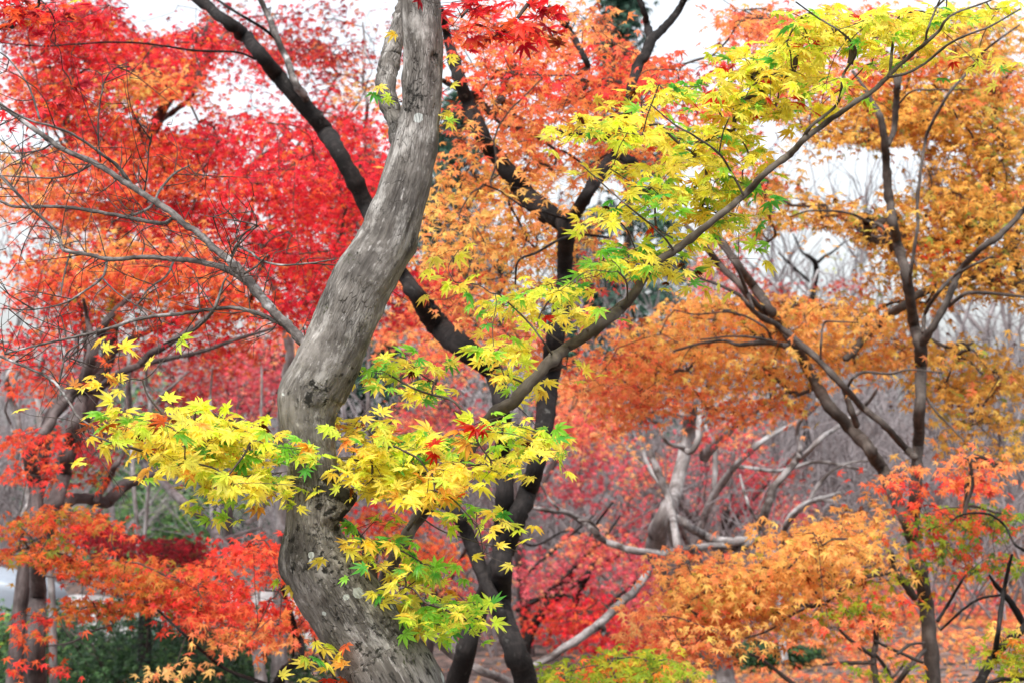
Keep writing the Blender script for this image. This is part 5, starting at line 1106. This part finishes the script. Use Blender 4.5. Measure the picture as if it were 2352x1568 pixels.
far_maple('pale pink maple with thin grey stems behind the left-hand yellow leaves', 0, 26, 0,
          [[(520, 1400, 12), (525, 1180, 11), (540, 1000, 9), (560, 880, 6)], [(530, 1100, 6), (600, 980, 5), (650, 880, 3)], [(528, 1150, 6), (450, 1020, 5), (400, 930, 3)]],
          [(500, 830, 120, 60, 1.0, 'dkred', .5), (630, 850, 110, 70, 1.1, 'pink'), (570, 910, 120, 60, .9, 'pink'), (420, 900, 110, 60, .8, 'dkred'), (300, 830, 110, 50, .8, 'dkred', .6), (620, 780, 80, 50, .9, 'pinkor'), (250, 960, 100, 60, .8, 'crimson', .5), (120, 860, 70, 60, .6, 'dkred', .5), (200, 1050, 90, 40, .8, 'crimson'), (350, 1060, 70, 30, .6, 'dkred'), (720, 800, 50, 50, 1.0, 'pinkor')])
far_maple('salmon maple between the two black trunks at the centre', 0, 24, 0,
          [[(1210, 1450, 14), (1190, 1250, 13), (1170, 1080, 11), (1150, 900, 7)], [(1180, 1100, 7), (1060, 960, 6), (980, 860, 4)], [(1190, 1200, 8), (1300, 1020, 7), (1360, 900, 4)]],
          [(960, 960, 70, 50, .9, 'pinkor'), (1060, 960, 90, 50, .8, 'pink'), (1020, 820, 80, 60, .9, 'pinkor'), (1180, 760, 60, 60, .9, 'pinkor'), (1310, 970, 100, 60, 1.2, 'pinkor'), (1340, 890, 80, 50, 1.2, 'peachor'), (1380, 1050, 100, 44, .8, 'pink'), (920, 760, 60, 50, 1.0, 'oranger'), (1090, 1050, 70, 40, .8, 'pink'), (1080, 760, 60, 40, .9, 'oranger'), (1320, 1120, 90, 50, .8, 'pink'), (1060, 1180, 40, 60, .7, 'pink')])
far_maple('rosy maple behind the twisted pale tree, right of centre', 0, 27, 0,
          [[(1650, 1500, 13), (1660, 1300, 12), (1670, 1150, 10), (1690, 1000, 6)], [(1665, 1220, 7), (1760, 1110, 6), (1830, 1040, 4)], [(1662, 1280, 7), (1560, 1150, 6), (1500, 1060, 4)]],
          [(1700, 1080, 110, 50, .9, 'pink'), (1790, 1160, 80, 44, 1.1, 'pink'), (1600, 1020, 100, 50, .7, 'pink'), (1500, 1090, 90, 50, .7, 'pinkor'), (1450, 1180, 80, 50, .7, 'pink'), (1660, 1150, 70, 40, .9, 'pink'), (1800, 1080, 80, 30, .6, 'dkred'), (1700, 1000, 60, 40, .6, 'pinkor')])
far_maple('small crimson maple under the orange boughs near the bottom right', 0, 25, 0,
          [[(1800, 1620, 10), (1795, 1500, 9), (1780, 1400, 6)], [(1796, 1490, 5), (1850, 1430, 4), (1880, 1390, 3)], [(1796, 1500, 5), (1730, 1430, 4), (1700, 1390, 3)]],
          [(1770, 1440, 80, 36, 1.1, 'pink'), (1850, 1450, 60, 30, .8, 'dkred'), (1990, 1550, 60, 24, 1.4, 'red'), (1700, 1460, 50, 30, .9, 'pink'), (1640, 1130, 1, 1, 1, 'pink')], 'pale', twig='palet')
far_maple('peach-leaved maple far behind the right-hand slender trunk', 0, 26, 0,
          [[(2250, 1560, 10), (2240, 1450, 9), (2230, 1350, 6)], [(2240, 1440, 5), (2300, 1370, 4), (2330, 1320, 3)], [(2242, 1460, 5), (2170, 1390, 4), (2140, 1350, 3)]],
          [(2200, 1380, 90, 40, 1.0, 'pinkor'), (2120, 1370, 70, 34, 1.0, 'pinkor'), (2300, 1400, 60, 30, .8, 'pinkor'), (2040, 1390, 60, 40, .9, 'peachor'), (1920, 1380, 70, 30, .7, 'pinkor')], 'pale', twig='palet')
far_maple('dull red maple showing through the gap beside the leaning right trunk', 0, 30, 0,
          [[(1700, 1300, 11), (1720, 1000, 9), (1750, 800, 8), (1790, 650, 5)], [(1730, 960, 6), (1830, 740, 5), (1880, 620, 3)], [(1720, 1000, 6), (1660, 800, 5), (1640, 640, 3)]],
          [(1700, 600, 90, 40, .7, 'dkred'), (1790, 640, 80, 40, .5, 'dkred'), (1940, 640, 60, 50, .5, 'dkred'), (1640, 640, 60, 50, .5, 'pinkor'), (1720, 680, 90, 30, .6, 'dkred')], 'pale', twig='palet')
far_maple('far maple with yellow-green leaves and dark forked bough in right sky gap', 0, 34, 0,
          [C(6, [(900, 1000, 20), (930, 500, 20), (945, 400, 22), (955, 270, 20), (900, 210, 14), (860, 180, 9), (800, 60, 6)]), C(6, [(950, 270, 14), (1010, 215, 11), (1070, 180, 8), (1150, 110, 5)]), C(6, [(910, 380, 10), (820, 300, 10), (760, 240, 8), (700, 190, 5)])],
          [(1900, 600, 60, 34, 1.0, 'yg', 2), (1960, 580, 40, 30, .8, 'yg', 2), (2090, 400, 40, 40, .8, 'yg', 2)], 'dark')

# ------------------------------------------------------------------ bare grey trees in the hazy right-hand gap and behind the centre
def bare_tree(label, x, d, h, seed, mat=HILLWOOD, group=None):
    p = at(x, 1150, d)
    gz = float(ground_z(p[0], p[1]))
    r = thing('bare_tree', label, 'tree', (p[0], p[1], gz), group)
    segs = bare_template(h, seed, 4, .5)
    rt = max(s[2] for s in segs)
    tr = [s for s in segs if s[2] > rt * .5]; br = [s for s in segs if s[2] <= rt * .5]
    V, Q = seg_mesh(tr, 6); mesh_obj('trunk', V, Q, [mat], parent=r)
    V, Q = seg_mesh(br, 3, .006); mesh_obj('crown', V, Q, [mat], parent=r)
    return r
BG = 'bare grey trees on the slope behind the maples'
GREYWOOD = simple_noise_mat('bare_grey_wood', [(0.3, (0.10, 0.085, 0.085)), (0.7, (0.30, 0.27, 0.28))], 1.5)
for i, (x, d, h) in enumerate(((2180, 36, 8), (2280, 40, 8.5), (2090, 44, 8), (1960, 38, 7), (1840, 42, 7.5), (1740, 36, 6), (1600, 40, 7), (1450, 38, 6.5), (1290, 42, 8), (1180, 38, 7), (1060, 44, 8), (640, 40, 7), (500, 38, 6), (360, 44, 6.5), (260, 40, 7), (120, 42, 8), (20, 38, 7), (1520, 46, 9), (1380, 36, 6), (2330, 34, 7), (760, 42, 7), (1900, 33, 5.5))):
    bare_tree('bare grey tree among the leafless trees standing behind the maples', x, d, h, 500 + i, GREYWOOD, BG)

# tangled leafless undergrowth on the slope: nobody could count it
def thicket_template(seed):
    r_ = random.Random(seed); segs = []
    for k in range(9):
        p = Vector((r_.gauss(0, .25), r_.gauss(0, .25), 0)); d = Vector((r_.gauss(0, .5), r_.gauss(0, .5), 1)).normalized()
        L = r_.uniform(1.2, 2.6); r0 = r_.uniform(.009, .02)
        for i in range(7):
            d = (d + Vector((r_.gauss(0, .16), r_.gauss(0, .16), r_.gauss(-.02, .08)))).normalized(); e = p + d * (L / 7)
            segs.append((np.array(p), np.array(e), r0 * (1 - i * .11), r0 * (1 - (i + 1) * .11)))
            p = e
            if i > 1:
                for _ in range(2):
                    d2 = (d + Vector((r_.gauss(0, .7), r_.gauss(0, .7), r_.gauss(.1, .3)))).normalized(); q = p
                    l2 = L * r_.uniform(.15, .35)
                    for j in range(3):
                        d2 = (d2 + Vector((r_.gauss(0, .2), r_.gauss(0, .2), r_.gauss(0, .1)))).normalized(); e2 = q + d2 * (l2 / 3)
                        segs.append((np.array(q), np.array(e2), .006 - j * .001, .005 - j * .001)); q = e2
    return seg_mesh(segs, 3, .004)
tt = [thicket_template(900 + i) for i in range(6)]
acc = Acc()
for i in range(300):
    y = rng.uniform(24, 62); x = rng.uniform(-0.24, 0.24) * y
    if (x / y < -.08 and y < 30) or (-.175 < x / y < -.10 and y < 50):
        continue
    V, Q = tt[i % 6]; sc_ = rng.uniform(.7, 1.5); a = rng.uniform(0, 6.28)
    Rz = np.array([[math.cos(a), -math.sin(a), 0], [math.sin(a), math.cos(a), 0], [0, 0, 1]]) * sc_
    acc.add(V @ Rz.T + np.array((x, y, float(ground_z(x, y)) - .05)), Q)
th_ = acc.build('undergrowth', [GREYWOOD])
th_['kind'] = 'stuff'; th_['label'] = 'tangled leafless grey undergrowth covering the slope behind the maples'; th_['category'] = 'undergrowth'

# ------------------------------------------------------------------ evergreens
def conifer(label, x, d, h, rad, seed, pal='everblue'):
    r_ = np.random.default_rng(seed)
    p = at(x, 1150, d); gz = float(ground_z(p[0], p[1])); b = np.array((p[0], p[1], gz))
    root = thing('conifer', label, 'tree', b)
    tp = np.array([(0, 0, -.1), (0.05, 0, h * .5), (0, 0, h * .98)])
    V, Q, B = tube(catmull(tp, 5), np.linspace(h * .018, .02, 11), 8)
    mesh_obj('trunk', V, Q, [BARK['brown']], None, B, None, None, root)
    acc = Acc()
    n = 5200
    t = r_.random(n) ** 0.8
    nb = 90
    bt = np.sort(r_.random(nb)) ; ba = r_.uniform(0, 6.28, nb); bl = r_.uniform(.7, 1.1, nb)
    k = r_.integers(0, nb, n); f = np.sqrt(r_.random(n))
    zz = h * (0.22 + 0.78 * bt[k]); R = rad * (1 - bt[k]) ** .75 * bl[k] + .15
    pos = np.stack([np.cos(ba[k]) * R * f, np.sin(ba[k]) * R * f, zz - 0.28 * R * f ** 1.5], -1) + r_.normal(0, .14, (n, 3))
    cs, pr = PALN[pal]
    cc = cs[r_.choice(len(cs), n, p=pr)] * r_.uniform(.8, 1.2, (n, 1))
    add_leaves(acc, pos, r_.uniform(.10, .2, n), cc, False, 0, face=.4, droop=.6)
    acc.build('crown', [GREENLEAF], root, None, False)
conifer('tall dark conifer in the sky gap right of the top of the grey trunk', 1052, 44, 8.6, 1.5, 1)
conifer('dark conifer seen high between orange leaves near the top centre', 1440, 42, 9.9, 1.5, 2)
conifer('dark conifer glimpsed left of the grey trunk behind the scarlet leaves', 835, 46, 8.0, 1.5, 3)
conifer('dark conifer glimpsed low behind the forked black trunk', 1330, 52, 6.4, 1.6, 4)

def shrub(label, x, d, rx, ry, h, seed, pal, n=3000, size=.05, name='shrub', cat='shrub', zoff=0.0):
    r_ = np.random.default_rng(seed)
    p = at(x, 1150, d); gz = float(ground_z(p[0], p[1])); b = np.array((p[0], p[1], gz))
    root = thing(name, label, cat, b)
    acc = Acc()
    for i in range(9):
        a = i * 0.7; e = np.array((math.cos(a) * rx * .6, math.sin(a) * ry * .6, h * r_.uniform(.6, .9)))
        V, Q, B = tube(catmull([np.zeros(3), e * .5 + r_.normal(0, .05, 3), e], 4), np.linspace(.02, .006, 9), 5)
        acc.add(V, Q, B)
    acc.build('stems', [BARK['brown']], root)
    u = r_.normal(0, 1, (n, 3)); u /= np.linalg.norm(u, axis=1, keepdims=True); u[:, 2] = np.abs(u[:, 2])
    lump = 1 + .16 * np.sin(u[:, 0] * 6 + seed) * np.cos(u[:, 1] * 5 + seed * 2) + .1 * np.sin(u[:, 2] * 9 + seed)
    rr = (r_.random(n) ** .33) * lump
    pos = u * rr[:, None] * np.array((rx, ry, h))
    cs, pr = PALN[pal]; cc = cs[r_.choice(len(cs), n, p=pr)] * r_.uniform(.75, 1.25, (n, 1))
    acc = Acc(); add_leaves(acc, pos, r_.uniform(.6, 1.3, n) * size, cc, False, 0, face=.3, droop=.1)
    acc.build('foliage', [GREENLEAF], root, None, False)
shrub('dark green clipped shrub in the bottom left corner, largest of the low shrubs', 330, 19.5, 1.1, 0.9, 0.78, 11, 'ever', 5200, .045)
shrub('dark green shrub between the rough left trunk and the largest low shrub', 190, 20.5, .8, .7, .80, 12, 'ever', 3600, .045)
shrub('dark green shrub nearest the foot of the grey trunk at lower left', 560, 20.5, 0.9, .8, .74, 13, 'ever', 3800, .045)
shrub('blue-green shrub peeping out behind the dark clipped shrubs at lower left', 420, 23, .8, .7, 1.0, 14, 'everblue', 3000, .05)
shrub('low green shrub under the orange boughs at bottom right', 1745, 21.5, 0.6, .5, .24, 15, 'ever', 3800, .05)
shrub('green shrub by the far left edge beside the parked car', 20, 22, .6, .6, .75, 16, 'everlight', 2200, .05)
shrub('round grey-green bush in the middle of the lower left gap', 330, 46, 2.0, 1.6, 3.4, 17, 'everlight', 4200, .11, 'bush', 'bush')
shrub('taller grey-green bush left of the round bush in the lower left gap', 240, 50, 2.2, 1.8, 4.0, 18, 'everblue', 4200, .12, 'bush', 'bush')
shrub('bright green bush low in the lower left gap', 370, 42, 1.2, 1.0, 1.5, 19, 'everlight', 3000, .09, 'bush', 'bush')
shrub('grey-green bush in the lower left gap beside the grey trunk', 460, 48, 1.8, 1.4, 3.4, 20, 'everblue', 3600, .11, 'bush', 'bush')

# ------------------------------------------------------------------ white post, boulders, parked car
def box(V0, V1, bevel=.02):
    """rounded box as 3 nested slabs would be flat; build with a bevelled bmesh instead"""
    import bmesh
    bm = bmesh.new()
    bmesh.ops.create_cube(bm, size=1)
    s = np.array(V1) - np.array(V0); c = (np.array(V1) + np.array(V0)) / 2
    for v in bm.verts:
        v.co = Vector((v.co.x * s[0] + c[0], v.co.y * s[1] + c[1], v.co.z * s[2] + c[2]))
    bmesh.ops.bevel(bm, geom=list(bm.edges), offset=bevel, segments=2, affect='EDGES')
    return bm
def bm_obj(name, bm, mat, parent=None, loc=None, smooth=True):
    me = bpy.data.meshes.new(name); bm.to_mesh(me); bm.free()
    me.materials.append(mat)
    for p in me.polygons: p.use_smooth = smooth
    o = bpy.data.objects.new(name, me); COL.objects.link(o)
    if parent: o.parent = parent
    if loc is not None: o.location = loc
    return o
def plain(name, c, rough=.5, metal=0, spec=.4):
    m, n, o = new_mat(name)
    tc = N(n, 'ShaderNodeTexCoord'); nz = N(n, 'ShaderNodeTexNoise', Scale=3.0, Detail=4.0)
    n.links.new(tc.outputs['Object'], nz.inputs['Vector'])
    r = ramp(n, [(0.3, tuple(v * .85 for v in c)), (0.7, tuple(min(1, v * 1.08) for v in c))]); n.links.new(nz.outputs['Fac'], r.inputs[0])
    p = N(n, 'ShaderNodeBsdfPrincipled', Roughness=rough, Metallic=metal); n.links.new(r.outputs[0], p.inputs['Base Color'])
    n.links.new(p.outputs[0], o.inputs[0])
    return m
WHITE = plain('weathered_white_paint', (.62, .63, .65), .6)
CARW = plain('white_car_paint', (.24, .28, .33), .35)
GLASS = plain('dark_car_glass', (.03, .04, .05), .08)
RUBBER = plain('black_rubber', (.02, .02, .02), .8)
TRIM = plain('grey_blue_trim', (.18, .21, .26), .4)
ROCK = simple_noise_mat('grey_rock', [(0.3, (.16, .15, .15)), (0.6, (.38, .37, .37)), (.75, (.5, .5, .5))], 3.0, bump=.8)

import bmesh
pw = at(540, 1350, 20.5); gz = float(ground_z(pw[0], pw[1]))
pt = thing('post', 'slim white post standing behind the red leaves left of the grey trunk', 'post', (pw[0], pw[1], gz))
bm = bmesh.new(); bmesh.ops.create_cone(bm, segments=16, radius1=.036, radius2=.034, depth=1.3 , cap_ends=True, matrix=__import__('mathutils').Matrix.Translation((0, 0, .60)))
bm_obj('pole', bm, WHITE, pt)
bm = bmesh.new(); bmesh.ops.create_uvsphere(bm, u_segments=12, v_segments=8, radius=.042)
for v in bm.verts: v.co.z = v.co.z * .6 + 1.25
bm_obj('cap', bm, WHITE, pt)

for i, (x, y, d, s, lab) in enumerate(((600, 1420, 24, .42, 'pale boulder beside the white post at lower left'), (505, 1425, 26, .40, 'grey boulder left of the white post'), (650, 1400, 26, .55, 'larger pale boulder half hidden by the grey trunk\'s foot'), (225, 1400, 26, .5, 'pale boulder right of the rough left trunk'), (340, 1412, 25, .42, 'pale boulder behind the tiers of brick-red leaves'))):
    p = at(x, y, d); gz = float(ground_z(p[0], p[1]))
    bm = bmesh.new(); bmesh.ops.create_icosphere(bm, subdivisions=4, radius=1)
    for v in bm.verts:
        q = v.co.copy()
        f = 1 + .28 * noise.fractal(q * 1.1 + Vector((i * 9, 0, 0)), .8, 2, 4)
        v.co = Vector((q.x * f * s * 1.35, q.y * f * s, q.z * f * s * .8 + s * .2))
    o = bm_obj('boulder', bm, ROCK, None, (p[0], p[1], gz)); o['label'] = lab; o['category'] = 'boulder'; o['group'] = 'boulders on the slope'

# parked car: nose visible behind the left trunk
cd = 25.0
cp = at(128, 1400, cd); gz = float(ground_z(cp[0], cp[1] + .5))
car = thing('parked_car', 'white parked car partly hidden behind the trunk at the lower left edge', 'car', (cp[0], cp[1], gz))
# side profile, nose at x=0 pointing right, body runs to -x
prof = [(0.0, .32), (0.03, .55), (-.06, .72), (-.35, .84), (-1.05, .95), (-1.25, .99), (-1.95, 1.40), (-2.5, 1.47), (-3.4, 1.42), (-3.95, 1.02), (-4.15, .95), (-4.22, .6), (-4.18, .3)]
wid = [.62, .72, .76, .80, .82, .82, .62, .60, .60, .76, .76, .76, .70]
bm = bmesh.new()
L_, R_ = [], []
for (x, z), wv in zip(prof, wid):
    L_.append(bm.verts.new((x, -wv, z))); R_.append(bm.verts.new((x, wv, z)))
Lb = [bm.verts.new((x, -.80 if -4.1 < x < -.1 else -.66, .28)) for x, z in prof]
Rb = [bm.verts.new((x, .80 if -4.1 < x < -.1 else .66, .28)) for x, z in prof]
Lm = [bm.verts.new((x, -min(.84, wv + .06) if z < .9 else -.84, min(z, .86) * .9)) for (x, z), wv in zip(prof, wid)]
Rm2 = [bm.verts.new((x, min(.84, wv + .06) if z < .9 else .84, min(z, .86) * .9)) for (x, z), wv in zip(prof, wid)]
for i in range(len(prof) - 1):
    for A, Bv in ((L_, R_),):
        bm.faces.new((A[i], A[i + 1], Bv[i + 1], Bv[i]))
    bm.faces.new((L_[i], Lm[i], Lm[i + 1], L_[i + 1])); bm.faces.new((Lm[i], Lb[i], Lb[i + 1], Lm[i + 1]))
    bm.faces.new((R_[i + 1], Rm2[i + 1], Rm2[i], R_[i])); bm.faces.new((Rm2[i + 1], Rb[i + 1], Rb[i], Rm2[i]))
for e in (0, -1):
    bm.faces.new((L_[e], R_[e], Rm2[e], Lm[e])); bm.faces.new((Lm[e], Rm2[e], Rb[e], Lb[e]))
bmesh.ops.recalc_face_normals(bm, faces=bm.faces)
body = bm_obj('body', bm, CARW, car)
sub = body.modifiers.new('smooth', 'SUBSURF'); sub.levels = 2; sub.render_levels = 2
for nm, x0, x1, z0, z1, mt in (('side_trim', -3.9, -.25, .42, .46, TRIM), ('sill', -3.2, -.95, .26, .33, TRIM), ('bumper_trim', -.28, .0, .40, .45, TRIM)):
    bm_obj(nm, box((x0, -.86 if nm != 'sill' else -.82, z0), (x1, -.80 if nm != 'sill' else -.76, z1), .008), mt, car)
bm_obj('side_window', box((-3.5, -.74, 1.0), (-1.5, -.66, 1.32), .03), GLASS, car)
bm_obj('headlight', box((-.30, -.80, .58), (-.06, -.70, .70), .02), plain('headlight_glass', (.7, .75, .8), .05), car)
for wx in (-.78, -3.35):
    for sy in (-.78, .78):
        wl = bpy.data.objects.new('wheel', None); COL.objects.link(wl); wl.parent = car; wl.location = (wx, sy, .31)
        Mx = __import__('mathutils').Matrix.Rotation(math.pi / 2, 4, 'X')
        bm = bmesh.new(); bmesh.ops.create_cone(bm, segments=28, radius1=.31, radius2=.31, depth=.19, cap_ends=True, matrix=Mx)
        bmesh.ops.bevel(bm, geom=[e for e in bm.edges], offset=.03, segments=2, affect='EDGES')
        bm_obj('tyre', bm, RUBBER, wl)
        bm = bmesh.new(); bmesh.ops.create_cone(bm, segments=24, radius1=.19, radius2=.17, depth=.22, cap_ends=True, matrix=Mx)
        bm_obj('rim', bm, TRIM, wl)
